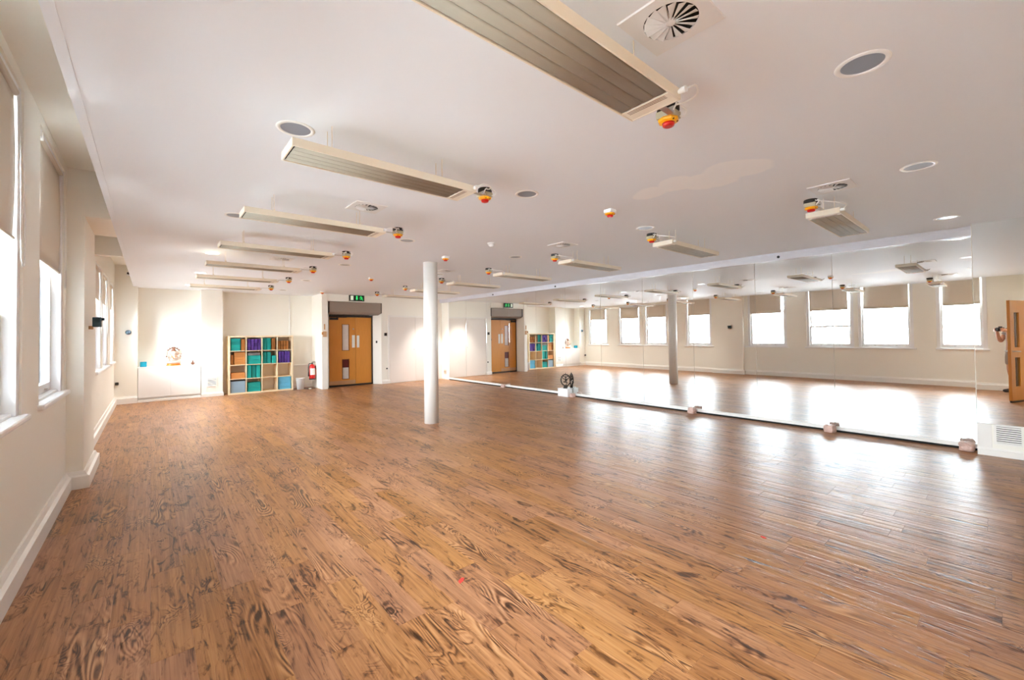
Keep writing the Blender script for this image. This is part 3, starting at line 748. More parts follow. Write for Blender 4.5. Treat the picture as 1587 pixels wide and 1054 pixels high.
# ------------------------------------------------------------------ cubby shelf with blocks
SX0, SY0, SY1 = 1.462, 12.585, 12.975
t = thing('cubby_shelf', 'pale birch cubby shelf of sixteen compartments holding yoga blocks', 'shelf', (SX0, SY0, 0))
W, EO, EI, CELL = 1.47, 0.038, 0.016, 0.3365
for a in (0, W - EO): box('side_panel', a, a + EO, 0, SY1 - SY0, 0, W, M_pine, t, bevel=0.002)
for a in (0, W - EO): box('shelf_board' if a == 0 else 'top_panel', EO, W - EO, 0, SY1 - SY0, a, a + EO, M_pine, t, bevel=0.002)
cx = [EO + k * (CELL + EI) for k in range(4)]
for k in range(3): box('shelf_board', EO, W - EO, 0.002, SY1 - SY0, EO + CELL + k * (CELL + EI), EO + CELL + k * (CELL + EI) + EI, M_pine, t)
for k in range(3):
    for r in range(4):
        x = EO + CELL + k * (CELL + EI); z = EO + r * (CELL + EI)
        box('divider', x, x + EI, 0.002, SY1 - SY0, z, z + CELL, M_pine, t)
rows = ['bottom', 'second lowest', 'second', 'top']; colsn = ['first', 'second', 'third', 'last']
BM = {}
def block(kind, col, r, x0, x1, z0, z1, colour, what, where, depth=0.24, yo=0.02):
    key = (round(x1 - x0, 4), round(z1 - z0, 4), colour.name, depth)
    X0 = SX0 + cx[col] + x0; Z0 = EO + r * (CELL + EI) + z0
    if key in BM:
        o = BM[key].copy(); COL.objects.link(o)
    else:
        bm = bmesh.new(); bx(bm, 0, x1 - x0, 0, depth, 0, z1 - z0); o = link(kind, bm, colour, None, bevel=0.006, segs=2); BM[key] = o
    o.location = (X0, SY0 + yo + random.uniform(0, .03), Z0)
    if (x1 - x0) > 0.0: pass
    tag(o, '%s, %s, %s row, %s compartment' % (what, where, rows[r], colsn[col]), 'block' if 'block' in kind else 'box', 'yoga blocks and boxes in the cubby shelf')
    return o
def stack(col, r, kind, colour, what, nx, nz, x0, x1, z1, depth=0.24, gap=0.012):
    w = (x1 - x0) / nx; h = z1 / nz
    for i in range(nx):
        for k in range(nz):
            wh = ('%s column' % ORD[i] if nx > 1 else '') + (' ' if nx > 1 and nz > 1 else '') + ('%s layer up' % ORD[k] if nz > 1 else '')
            block(kind, col, r, x0 + i * w + gap / 2, x0 + (i + 1) * w - gap / 2, k * h, (k + 1) * h - 0.0005, colour, what, wh.strip() or 'alone', depth)
B = 'yoga_block'
stack(0, 3, B, M_teal, 'teal foam yoga block', 1, 4, 0.01, 0.225, 0.305)
stack(0, 3, B, M_cork2, 'brown upright block standing in for shadow', 1, 1, 0.235, 0.325, 0.29, 0.15)
stack(1, 3, B, M_purple, 'purple foam yoga block', 4, 3, 0.02, 0.325, 0.29)
stack(2, 3, B, M_teal, 'teal foam yoga block', 2, 1, 0.01, 0.205, 0.31)
stack(2, 3, B, M_cork2, 'brown upright block standing in for shadow', 1, 1, 0.215, 0.30, 0.30, 0.15)  # brown block stands in for the shadow beside the teal stack
stack(3, 3, B, M_cork2, 'brown cork yoga block', 4, 3, 0.01, 0.27, 0.235)
stack(0, 2, B, M_cork2, 'brown upright block standing in for shadow', 1, 1, 0.005, 0.075, 0.25)
stack(0, 2, B, M_cork, 'tan cork yoga block', 1, 5, 0.085, 0.33, 0.315)
stack(1, 2, B, M_teal, 'teal foam yoga block', 1, 2, 0.01, 0.325, 0.22)
o = block('folded_blanket', 1, 2, 0.03, 0.30, 0.222, 0.29, M_greyc, 'grey folded blanket', 'on top'); o['category'] = 'blanket'
stack(2, 2, B, M_teal, 'teal foam yoga block', 2, 1, 0.01, 0.205, 0.30)
stack(2, 2, B, M_teal, 'short teal foam yoga block', 1, 2, 0.215, 0.325, 0.20)
stack(3, 2, B, M_purple, 'purple foam yoga block', 4, 3, 0.02, 0.30, 0.30)
stack(0, 1, B, M_cork, 'tan cork yoga block', 1, 2, 0.015, 0.325, 0.145)
stack(1, 1, B, M_teal, 'teal foam yoga block', 3, 1, 0.012, 0.31, 0.325)
o = block('storage_box', 0, 0, 0.01, 0.325, 0, 0.29, M_gblue, 'grey-blue storage box', 'alone', 0.3)
stack(1, 0, B, M_teal, 'teal foam yoga block', 1, 2, 0.015, 0.315, 0.235)
stack(3, 0, B, M_blue, 'light blue foam yoga block', 1, 6, 0.01, 0.325, 0.325, 0.24)

# ------------------------------------------------------------------ bin, extinguisher, small wall things near the door
t = thing('waste_bin', 'white plastic waste bin on the floor beside the cubby shelf', 'bin', (3.10, 12.55, 0))
bm = bmesh.new(); lathe(bm, [(0.085, 0), (0.108, 0.29), (0.114, 0.295), (0.114, 0.305), (0.102, 0.305), (0.08, 0.012)], 32); link('bin_body', bm, M_bin, t, smooth=True)
t = thing('fire_extinguisher', 'red fire extinguisher with white label hung by the door', 'extinguisher', (3.42, 12.62, 0.25))
rod('cylinder_body', [(0.072, 0.0), (0.076, 0.015), (0.076, 0.33), (0.066, 0.375), (0.04, 0.405), (0.022, 0.415)], M_extred, t, 28)
rod('foot_ring', [(0.077, -0.012), (0.078, 0.022)], M_black, t, 28)
rod('valve', [(0.02, 0.41), (0.02, 0.44), (0.012, 0.455)], M_black, t, 14)
bm = bmesh.new(); bx(bm, -0.012, 0.09, -0.012, 0.012, 0.45, 0.462); bx(bm, 0.0, 0.08, -0.01, 0.01, 0.475, 0.485); link('squeeze_handle', bm, M_black, t, bevel=0.003)
wire('hose', spline([(-0.02, 0, 0.435), (-0.085, -0.01, 0.42), (-0.10, -0.015, 0.32), (-0.098, -0.015, 0.2)], 6), 0.012, M_black, t, 8)
rod('nozzle', [(0.016, 0.08), (0.014, 0.2)], M_black, t, 12, 'Z', (-0.098, -0.015, 0))
bm = bmesh.new()
arc = [(0.0772 * math.sin(a), -0.0772 * math.cos(a)) for a in [math.radians(-55 + 110 * k / 12) for k in range(13)]]
for (a, b), (c, d) in zip(arc, arc[1:]):
    bm.faces.new([bm.verts.new(p) for p in ((a, b, 0.12), (c, d, 0.12), (c, d, 0.30), (a, b, 0.30))])
bmesh.ops.remove_doubles(bm, verts=bm.verts[:], dist=1e-5)
link('white_label', bm, M_paper, t)
box('wall_bracket', 0.05, 0.099, 0.0, 0.03, 0.30, 0.36, M_black, t)
struct(box('trim_8', 2.97, 3.52, 12.965, YF, 0.615, 0.645, M_trim, bevel=0.004))
struct(box('trim_9', 2.925, 2.955, 12.975, YF, 1.3, H, M_trim, bevel=0.006))
t = thing('cable_tangle', 'black power cable and plug lying on the floor beside the bin', 'cable', (3.3, 12.45, 0))
wire('cable', spline([(-0.12, 0.1, 0.008), (-0.03, -0.02, 0.008), (0.05, 0.05, 0.008), (0.12, -0.03, 0.008), (0.16, 0.06, 0.008)], 6), 0.008, M_black, t, 6)
box('plug', -0.02, 0.04, -0.05, 0.0, 0, 0.03, M_paper, t, bevel=0.004)
# column-side intercom & wooden hanger plate
t = thing('wall_handset', 'beige entry phone handset on the pier beside the oak door', 'phone', (3.585, 12.05, 1.44))
box('handset_base', -0.045, 0.05, -0.03, 0, -0.02, 0.13, M_cream_sw, t, bevel=0.006)
box('handset', -0.075, -0.045, -0.05, 0.0, 0.04, 0.11, M_cork, t, bevel=0.006)
o = box('light_switch', 3.565, 3.60, 12.035, 12.05, 1.62, 1.77, M_cream_sw, bevel=0.003); tag(o, 'narrow tan switch plate above the entry phone', 'switch')

# ------------------------------------------------------------------ oak double door, air curtain, exit sign
d1 = bpy.data.objects.new('door_1', None); COL.objects.link(d1); d1.location = (3.79, 12.40, 0); d1['kind'] = 'structure'; d1['label'] = 'oak double door with glazed vision panels under the air curtain'
bm = bmesh.new(); bx(bm, 0, 0.012, -0.03, 0.10, 0, 2.03); bx(bm, 1.235, 1.27, -0.03, 0.10, 0, 2.03); bx(bm, 0.012, 1.235, -0.03, 0.10, 1.985, 2.03); link('door_frame', bm, M_curtd, d1)
def leaf(x0, x1, panels):
    bm = bmesh.new(); zb, zt = 0.045, 1.98
    if panels:
        pa, pb = 0.378, 0.575
        zz = [zb] + [v for p in panels for v in p] + [zt]
        bx(bm, x0, pa, 0, 0.045, zb, zt); bx(bm, pb, x1, 0, 0.045, zb, zt)
        for a, b in zip(zz[::2], zz[1::2]): bx(bm, pa, pb, 0, 0.045, a, b)
        bmesh.ops.remove_doubles(bm, verts=bm.verts[:], dist=1e-5)
    else: bx(bm, x0, x1, 0, 0.045, zb, zt)
    return link('door_leaf', bm, M_oak, d1)
l1 = leaf(0.014, 0.762, [(0.205, 0.765), (1.025, 1.77)]); l2 = leaf(0.768, 1.233, None)
M_pane_reflection = mat('door_pane', rgb(222, 214, 206), 0.15, var=0.12, scale=8)  # pale colour stands in for the white room reflected in both panes
box('vision_pane', 0.385, 0.568, 0.018, 0.026, 1.032, 1.763, M_pane_reflection, l1)
box('lower_pane', 0.385, 0.568, 0.018, 0.026, 0.212, 0.53, M_pane_reflection, l1)
box('red_panel', 0.385, 0.568, 0.016, 0.028, 0.53, 0.758, mat('dark_red_panel', rgb(96, 20, 16), 0.3), l1)
for z0, z1 in ((0.205, 0.765), (1.025, 1.77)):
    bm = bmesh.new(); bx(bm, 0.372, 0.386, -0.006, 0, z0 - 0.008, z1 + 0.008); bx(bm, 0.567, 0.581, -0.006, 0, z0 - 0.008, z1 + 0.008); bx(bm, 0.386, 0.567, -0.006, 0, z1 - 0.006, z1 + 0.008); bx(bm, 0.386, 0.567, -0.006, 0, z0 - 0.008, z0 + 0.006); link('glazing_bead', bm, M_oak2, l1)
box('push_plate', 0.66, 0.745, -0.004, 0, 1.10, 1.46, M_paper, l1); box('push_plate', 0.80, 0.875, -0.004, 0, 1.10, 1.45, M_paper, l2)
box('kick_plate', 0.02, 0.755, -0.004, 0, 0.055, 0.16, M_copper, l1)
rod('lock_cylinder', [(0.02, -0.012), (0.02, 0.0)], M_steel, l1, 16, 'Y', (0.70, 0, 1.64))
bm = bmesh.new(); bx(bm, 0.03, 0.26, -0.05, 0, 1.90, 1.96); bx(bm, 0.2, 0.5, -0.06, -0.045, 1.965, 1.975); link('door_closer', bm, M_black, l1, bevel=0.004)
box('threshold', 0, 1.27, -0.03, 0.06, 0, 0.04, M_black, d1)

t = thing('air_curtain', 'long brown-grey air curtain unit over the oak double door', 'heater', (3.70, 12.10, 2.09))
bm = bmesh.new()
prof = [(0.0, 0.02), (0.0, 0.31), (0.26, 0.31), (0.26, -0.04), (0.10, -0.04), (0.03, 0.0)]
A = [bm.verts.new((0.035, y, z)) for y, z in prof]; Bv = [bm.verts.new((1.505, y, z)) for y, z in prof]
for i in range(6): bm.faces.new((A[i], A[(i + 1) % 6], Bv[(i + 1) % 6], Bv[i]))
bm.faces.new(A[::-1]); bm.faces.new(Bv); link('curtain_casing', bm, M_curt, t, bevel=0.004)
bm = bmesh.new(); A = [bm.verts.new((0, y, z)) for y, z in prof]; Bv = [bm.verts.new((0.034, y, z)) for y, z in prof]
for i in range(6): bm.faces.new((A[i], A[(i + 1) % 6], Bv[(i + 1) % 6], Bv[i]))
bm.faces.new(A[::-1]); bm.faces.new(Bv); link('end_cap', bm, M_black, t)
bm = bmesh.new(); A = [bm.verts.new((1.506, y, z)) for y, z in prof]; Bv = [bm.verts.new((1.53, y, z)) for y, z in prof]
for i in range(6): bm.faces.new((A[i], A[(i + 1) % 6], Bv[(i + 1) % 6], Bv[i]))
bm.faces.new(A[::-1]); bm.faces.new(Bv); link('end_cap', bm, M_curtd, t)
box('outlet_slot', 0.06, 1.48, 0.11, 0.24, -0.044, -0.038, M_dark, t)

t = thing('exit_sign', 'dark green running-man exit sign hung above the air curtain', 'sign', (4.46, 12.02, 2.515))
box('sign_box', -0.215, 0.215, 0, 0.04, -0.085, 0.08, M_signb, t, bevel=0.004)
box('door_symbol', -0.18, -0.10, -0.002, 0.0, -0.06, 0.06, M_signw, t)
bm = bmesh.new(); q = [(-0.02, 0.06), (0.018, 0.06), (0.018, -0.012), (0.032, -0.012), (-0.001, -0.062), (-0.034, -0.012), (-0.02, -0.012)]
f = [bm.verts.new((x, -0.002, z)) for x, z in q]; g = [bm.verts.new((x, 0, z)) for x, z in q]
bm.faces.new(f); bm.faces.new(g[::-1])
for i in range(7): bm.faces.new((f[i], f[(i + 1) % 7], g[(i + 1) % 7], g[i]))
link('arrow_symbol', bm, M_signg, t)
bm = bmesh.new()
lathe(bm, [(0.016, -0.002), (0.016, 0.0)], 14, 'Y', (0.115, 0, 0.045))
def limb(p):
    tube(bm, [(x, -0.001, z) for x, z in p], 0.009, 6)
limb([(0.115, 0.025), (0.135, -0.012)]); limb([(0.112, 0.022), (0.085, 0.012), (0.082, -0.01)]); limb([(0.12, 0.02), (0.15, 0.018), (0.165, 0.0)])
limb([(0.135, -0.012), (0.115, -0.032), (0.085, -0.034)]); limb([(0.135, -0.012), (0.15, -0.035), (0.175, -0.055)])
for v in bm.verts: v.co.y = max(-0.004, min(0.0, v.co.y))
link('running_man', bm, M_signg, t)
for s in (-0.12, 0.12): box('hanger', s - 0.006, s + 0.006, 0.014, 0.026, 0.08, 0.0802 + 0.0, M_chain, t)

# white flush double cupboard door
d2 = bpy.data.objects.new('door_2', None); COL.objects.link(d2); d2.location = (5.48, 12.12, 0); d2['kind'] = 'structure'; d2['label'] = 'white flush double door behind the column'
M_wdoor = mat('white_door_gloss', rgb(238, 230, 222), 0.3, var=0.01)
bm = bmesh.new(); bx(bm, -0.06, 0, -0.018, 0, 0, 2.05); bx(bm, 1.68, 1.74, -0.018, 0, 0, 2.05); bx(bm, 0, 1.68, -0.018, 0, 2.0, 2.05); link('door_frame', bm, M_trim, d2, bevel=0.003)
for a, b in ((0.003, 0.845), (0.851, 1.677)):
    lf = box('door_leaf', a, b, -0.012, -0.001, 0.012, 1.995, M_wdoor, d2, bevel=0.002)
    if a < 0.5: rod('door_knob', [(0.007, -0.035), (0.012, -0.03), (0.012, -0.02), (0.006, -0.012)], M_steel, lf, 14, 'Y', (0.80, 0, 1.0))
o = box('wall_thermostat', 5.31, 5.385, 12.09, 12.12, 1.43, 1.52, M_black, bevel=0.004); tag(o, 'black square wall control between oak door and white door', 'control')
o = box('wall_button', 5.105, 5.16, 12.235, 12.262, 1.22, 1.285, M_black, bevel=0.004); o.rotation_euler = (0, 0, 0); tag(o, 'small black release button on the door reveal', 'button')
t = thing('cable_outlet', 'small black low wall outlet with grey cable left of white doors', 'outlet', (5.385, 12.12, 0.45))
rod('outlet_disc', [(0.022, -0.02), (0.024, 0)], M_black, t, 16, 'Y'); wire('cable', spline([(0, -0.01, -0.02), (0.01, -0.012, -0.2), (0.02, -0.012, -0.33)], 5), 0.004, M_pipe, t, 6)
t = thing('socket_plate', 'peach socket plate low on the wall end beside the mirror', 'socket', (XR, 11.93, 0.235)); 
box('plate', 0.004, 0.016, -0.075, 0.075, -0.07, 0.07, mat('peach_plastic', rgb(232, 196, 172), 0.5), t, bevel=0.003)
for s in (-0.035, 0.035): box('socket_slot', 0.0025, 0.0045, s - 0.012, s + 0.012, -0.015, 0.02, M_dark, t)

# ------------------------------------------------------------------ left side small things
t = thing('wall_speaker', 'dark teal square wall speaker on bracket on the window pilaster', 'speaker', (-0.49, 6.15, 1.59))
bm = bmesh.new(); bx(bm, 0.03, 0.095, -0.055, 0.055, -0.05, 0.05); link('speaker_case', bm, M_teald, t, bevel=0.006)
box('bracket_arm', 0.0, 0.035, -0.015, 0.015, -0.075, -0.04, M_cream_sw, t, bevel=0.003)
box('speaker_lug', 0.09, 0.115, 0.03, 0.055, 0.02, 0.045, M_teald, t, bevel=0.003)
t = thing('corner_sensor', 'small blue-grey domed wall sensor on the far corner pier', 'sensor', (-0.385, 12.62, 1.57))
rod('sensor_plate', [(0.05, -0.01), (0.052, 0)], M_blued, t, 24, 'Y')
bm = bmesh.new(); ell(bm, (0.0, -0.03, -0.005), (0.042, 0.045, 0.045), 18, 12); link('sensor_dome', bm, M_blued, t, smooth=True)
t = thing('trough_camera', 'white security camera high in the corner above the far windows', 'camera', (-0.38, 12.62, 2.86))
box('camera_mount', -0.03, 0.03, -0.03, 0, -0.04, 0.04, M_chain, t, bevel=0.004)
bm = bmesh.new(); bx(bm, -0.035, 0.035, -0.16, -0.03, -0.04, 0.03); link('camera_body', bm, M_chain, t, bevel=0.008)
rod('camera_lens', [(0.022, -0.175), (0.026, -0.158)], M_black, t, 18, 'Y')
t = thing('wall_plug', 'black plug low in the far corner with trailing white cable', 'plug', (-0.565, 12.60, 0.45))
bm = bmesh.new(); bx(bm, -0.028, 0.028, -0.04, 0.02, -0.03, 0.03); link('plug_body', bm, M_black, t, bevel=0.008)
wire('plug_cable', spline([(0.0, -0.03, -0.02), (0.06, -0.02, -0.12), (0.12, -0.03, -0.22), (0.17, -0.035, -0.27), (0.26, -0.035, -0.275), (0.31, -0.035, -0.25), (0.345, -0.03, -0.2)], 6), 0.004, M_pipe, t, 6)

# ------------------------------------------------------------------ mirror-side things
for k, y in enumerate((9.25, 6.87, 2.23)):
    t = thing('beam_fixing', 'small black fixing on the boxed beam, ' + ('far end near the corner', 'middle one of three', 'nearest the camera')[k], 'fixing', (7.215, y, 2.535), 'black fixings on the boxed beam')
    rod('fixing_disc', [(0.016, -0.012), (0.02, -0.004), (0.02, 0)], M_black, t, 16, 'X'); rod('fixing_pin', [(0.007, -0.03), (0.008, -0.01)], M_black, t, 10, 'X')
spos = [(7.17, 0.335, 1.0), (7.17, 1.63, 1.0), (7.17, 3.60, 1.0), (7.16, 6.34, 0.85), (7.19, 8.83, 0.8)]
sd = ['closest to the vent panel', 'second along from the vent panel', 'third along, middle of the mirror foot', 'beside the white box with the statue', 'far end near the corner']
for k, (x, y, s) in enumerate(spos):
    t = thing('salt_candle_block', 'rough pink salt candle block at the mirror foot, ' + sd[k], 'candle holder', (x, y, 0), 'pink salt candle blocks along the mirror', random.uniform(-.3, .3))
    bm = bmesh.new(); bmesh.ops.create_cube(bm, size=1); bmesh.ops.subdivide_edges(bm, edges=bm.edges[:], cuts=3, use_grid_fill=True)
    rr = random.Random(k)
    for v in bm.verts:
        c = v.co.copy(); n = c.normalized(); c = c.lerp(n * 0.60, 0.45)
        v.co = Vector((c.x * 0.115, c.y * 0.115, (c.z + 0.5) * 0.105)) * s + Vector((rr.uniform(-1, 1), rr.uniform(-1, 1), rr.uniform(-1, 1) if c.z > -0.4 else 0)) * 0.007
        v.co.z = max(0.0, v.co.z)
    link('salt_block', bm, M_salt, t)
    rod('candle_cup', [(0.02, 0.100 * s), (0.022, 0.108 * s)], M_alu, t, 18)
o = thing('plinth_box', 'plain white box at the mirror foot under the dark dancing statue', 'box', (7.185, 6.58, 0))
box('box_body', -0.085, 0.07, -0.15, 0.15, 0, 0.165, M_cab, o, bevel=0.003); box('box_lid', -0.088, 0.07, -0.154, 0.154, 0.165, 0.178, M_cab, o, bevel=0.003)
t = thing('dancing_statue', 'dark bronze dancing deity in a flaming ring on the white box', 'statue', (7.185, 6.56, 0.178)); t.rotation_euler = (0, 0, math.radians(-62))
bm = bmesh.new(); lathe(bm, [(0.06, 0), (0.062, 0.012), (0.045, 0.028), (0.055, 0.045), (0.05, 0.055)], 18)
for v in bm.verts: v.co.y *= 0.6
link('lotus_base', bm, M_bronze, t, smooth=True)
bm = bmesh.new(); RX, RZ, ZC = 0.108, 0.125, 0.185
pts = [(RX * math.cos(a), 0, ZC + RZ * math.sin(a)) for a in [2 * math.pi * k / 40 for k in range(41)]]
tube(bm, pts, 0.0125, 8)
link('ring', bm, M_bronze, t, smooth=True)
bm = bmesh.new()
for k in range(20):
    a = 2 * math.pi * k / 20 + math.pi / 2; s = 1.9 if k == 0 else 1
    p = [(RX * q * math.cos(a), 0, ZC + RZ * q * math.sin(a)) for q in (1.06, 1.06 + 0.10 * s, 1.06 + 0.17 * s)]
    tube(bm, p, [0.010, 0.007, 0.001], 6)
link('flames', bm, M_bronze, t)
bm = bmesh.new()
ell(bm, (0, 0, 0.19), (0.022, 0.016, 0.034), 12, 8); ell(bm, (0, 0, 0.245), (0.015, 0.015, 0.019), 12, 8); ell(bm, (0, 0, 0.270), (0.010, 0.010, 0.018), 10, 6)
for p in ([(0.0, 0, 0.165), (0.022, -0.01, 0.12), (-0.004, 0, 0.06)], [(0, 0, 0.165), (-0.045, -0.02, 0.145), (0.03, -0.03, 0.135), (0.055, -0.03, 0.12)],
          [(0.015, 0, 0.215), (0.05, 0, 0.215), (0.075, 0, 0.245)], [(-0.015, 0, 0.215), (-0.05, 0, 0.215), (-0.078, 0, 0.245)],
          [(0.012, -0.005, 0.21), (0.04, -0.02, 0.19), (0.03, -0.03, 0.215)], [(-0.012, -0.005, 0.21), (0.0, -0.025, 0.185), (0.04, -0.03, 0.17)],
          [(-0.01, 0, 0.25), (-0.05, 0, 0.275), (-0.075, 0, 0.27)], [(0.01, 0, 0.25), (0.05, 0, 0.275), (0.075, 0, 0.27)]):
    tube(bm, spline(p, 5), 0.0085, 8)
link('dancer', bm, M_bronze, t, smooth=True)
t = thing('white_dish', 'small white dish beside the dark statue on the white box', 'dish', (7.19, 6.47, 0.178))
bm = bmesh.new(); lathe(bm, [(0.02, 0), (0.035, 0.012), (0.04, 0.022), (0.036, 0.022), (0.02, 0.006)], 20); link('dish_bowl', bm, M_cab, t, smooth=True)
for k, (x, y, a) in enumerate(((1.351, 2.06, 0.5), (3.18, 1.112, 1.2))):
    bm = bmesh.new(); v = [(-0.03, -0.008), (0.0, -0.014), (0.03, -0.006), (0.024, 0.010), (-0.01, 0.012)]
    lo = [bm.verts.new((p, q, 0.0003)) for p, q in v]; hi = [bm.verts.new((p, q, 0.0016 + 0.001 * (i % 2))) for i, (p, q) in enumerate(v)]
    bm.faces.new(lo[::-1]); bm.faces.new(hi)
    for i in range(5): bm.faces.new((lo[i], lo[(i + 1) % 5], hi[(i + 1) % 5], hi[i]))
    o = link('red_scrap', bm, M_redscrap); o.location = (x, y, 0); o.rotation_euler = (0, 0, a)
    if k: o.scale = (0.7, 0.7, 1)
    tag(o, ('larger red scrap lying mid-floor in front of the camera', 'tiny red scrap on the shiny floor towards the mirror')[k], 'scrap')

# ------------------------------------------------------------------ entrance: open door leaf, photographer (seen in the end mirror)
t = thing('open_door', 'open oak door leaf with glass slots, seen in the end mirror', 'door', (1.22, -0.37, 0)); t.rotation_euler = (0, 0, math.radians(22))
bm = bmesh.new(); Wd = 0.58
pa, pb = 0.26, 0.44; zz = [0.04, 0.30, 0.86, 1.05, 1.72, 1.95]
bx(bm, 0, pa, -0.022, 0.022, 0.04, 1.95); bx(bm, pb, Wd, -0.022, 0.022, 0.04, 1.95)
for a, b in zip(zz[::2], zz[1::2]): bx(bm, pa, pb, -0.022, 0.022, a, b)
bmesh.ops.remove_doubles(bm, verts=bm.verts[:], dist=1e-5); lf = link('door_leaf', bm, M_oak, t)
box('door_pane', pa, pb, -0.004, 0.004, 1.05, 1.72, M_glass, lf); box('door_pane', pa, pb, -0.004, 0.004, 0.30, 0.86, M_glass, lf)
for s in (-1, 1):
    bm = bmesh.new(); tube(bm, spline([(Wd - 0.05, s * 0.022, 0.98), (Wd - 0.05, s * 0.07, 0.98), (Wd - 0.08, s * 0.075, 0.98), (Wd - 0.20, s * 0.075, 0.975)], 5), 0.010, 8); link('lever_handle', bm, M_steel, t, smooth=True)
box('door_bottom_seal', 0, Wd, -0.012, 0.012, 0.004, 0.04, M_black, t)

FH = Vector((math.sin(YAW), math.cos(YAW), 0)); RH = Vector((math.cos(YAW), -math.sin(YAW), 0))
def PP(r, f, z): return RH * r + FH * f + Vector((0, 0, z))
t = thing('hand_camera', 'black camera held at the entrance, seen in the end mirror', 'camera', (0, 0, 1.40)); t.rotation_euler = (0, 0, -YAW)
box('camera_body', -0.068, 0.068, -0.135, -0.085, -0.045, 0.042, M_black, t, bevel=0.008)
rod('lens_barrel', [(0.034, -0.086), (0.038, -0.07), (0.038, -0.04), (0.036, -0.035)], M_black, t, 24, 'Y')
box('viewfinder', -0.022, 0.022, -0.135, -0.09, 0.04, 0.062, M_black, t, bevel=0.005)

person = thing('person', 'person in striped top and grey shorts holding a camera by the open door', 'person', (0, 0, 0))
def skinmesh(name, nodes, edges, m, root, sub=2):
    me = bpy.data.meshes.new(name); me.from_pydata([tuple(n[0]) for n in nodes], edges, []); o = bpy.data.objects.new(name, me); COL.objects.link(o); o.parent = person
    sk = o.modifiers.new('skin', 'SKIN'); sk.use_smooth_shade = True
    if not me.skin_vertices: me.skin_vertices.new()
    for i, n in enumerate(nodes):
        r = n[1]; r = (r, r) if not isinstance(r, tuple) else r
        me.skin_vertices[0].data[i].radius = r; me.skin_vertices[0].data[i].use_root = (i == root)
    ss = o.modifiers.new('subdivision', 'SUBSURF'); ss.levels = sub; ss.render_levels = sub
    me.materials.append(m)
    return o
nodes, edges, idx = [], [], {}
def nd(k, p, r, par=None):
    idx[k] = len(nodes); nodes.append((p, r))
    if par: edges.append((idx[par], idx[k]))
B0 = -0.40
nd('pelvis', PP(0, B0, 0.92), 0.125); nd('belly', PP(0, B0, 1.06), 0.12, 'pelvis'); nd('chest', PP(0, B0 - 0.01, 1.25), 0.135, 'belly'); nd('neck0', PP(0, B0, 1.42), 0.07, 'chest')
nd('neck', PP(0, B0 + 0.02, 1.475), 0.052, 'neck0'); nd('jaw', PP(0, B0 + 0.05, 1.545), 0.066, 'neck'); nd('head', PP(0, B0 + 0.035, 1.63), 0.088, 'jaw'); nd('crown', PP(0, B0 + 0.03, 1.70), 0.06, 'head')
for s, S in ((-1, 'l'), (1, 'r')):
    nd(S + 'sh', PP(s * 0.17, B0, 1.375), 0.056, 'chest'); nd(S + 'el', PP(s * 0.25, B0 + 0.07, 1.12), 0.042, S + 'sh'); nd(S + 'fa', PP(s * 0.19, B0 + 0.17, 1.24), 0.037, S + 'el')
    nd(S + 'wr', PP(s * 0.125, -0.16, 1.345), 0.026, S + 'fa'); nd(S + 'pm', PP(s * 0.092, -0.115, 1.385), 0.028, S + 'wr')
    for q, (dz, ln) in enumerate(((0.028, 0.9), (0.008, 1.0), (-0.012, 0.95), (-0.03, 0.8))):
        nd('%sf%da' % (S, q), PP(s * 0.092, -0.082, 1.392 + dz), 0.010, S + 'pm'); nd('%sf%db' % (S, q), PP(s * 0.082, -0.062, 1.393 + dz), 0.0095, '%sf%da' % (S, q)); nd('%sf%dc' % (S, q), PP(s * (0.082 - 0.028 * ln), -0.058, 1.393 + dz), 0.008, '%sf%db' % (S, q))
    nd(S + 'ta', PP(s * 0.088, -0.150, 1.40), 0.011, S + 'pm'); nd(S + 'tb', PP(s * 0.065, -0.156, 1.405), 0.0095, S + 'ta')
    nd(S + 'hip', PP(s * 0.09, B0, 0.84), 0.098, 'pelvis'); nd(S + 'kn', PP(s * 0.105, B0 + 0.02, 0.48), 0.060, S + 'hip'); nd(S + 'cf', PP(s * 0.108, B0 - 0.02, 0.32), 0.056, S + 'kn'); nd(S + 'an', PP(s * 0.11, B0 - 0.03, 0.09), 0.036, S + 'cf')
    nd(S + 'toe', PP(s * 0.12, B0 + 0.10, 0.036), 0.034, S + 'an')
skinmesh('body', nodes, edges, M_skin, 0)
def striped():
    m = bpy.data.materials.new('striped_cotton'); m.use_nodes = True; N = m.node_tree.nodes; L = m.node_tree.links
    g = N.new('ShaderNodeNewGeometry'); s = N.new('ShaderNodeSeparateXYZ'); L.new(g.outputs['Position'], s.inputs[0])
    a = N.new('ShaderNodeMath'); a.operation = 'MULTIPLY'; a.inputs[1].default_value = 28; L.new(s.outputs[2], a.inputs[0])
    f = N.new('ShaderNodeMath'); f.operation = 'FRACT'; L.new(a.outputs[0], f.inputs[0]); c = N.new('ShaderNodeMath'); c.operation = 'GREATER_THAN'; c.inputs[1].default_value = 0.5; L.new(f.outputs[0], c.inputs[0])
    mx = N.new('ShaderNodeMix'); mx.data_type = 'RGBA'; mx.inputs[6].default_value = (*rgb(226, 222, 214), 1); mx.inputs[7].default_value = (*rgb(96, 86, 84), 1); L.new(c.outputs[0], mx.inputs[0]); L.new(mx.outputs[2], N['Principled BSDF'].inputs['Base Color'])
    N['Principled BSDF'].inputs['Roughness'].default_value = 0.85
    return m
nodes, edges, idx = [], [], {}
nd('hem', PP(0, B0, 0.93), (0.145, 0.14)); nd('belly', PP(0, B0, 1.06), 0.136, 'hem'); nd('chest', PP(0, B0 - 0.01, 1.25), 0.15, 'belly'); nd('collar', PP(0, B0, 1.40), 0.085, 'chest')
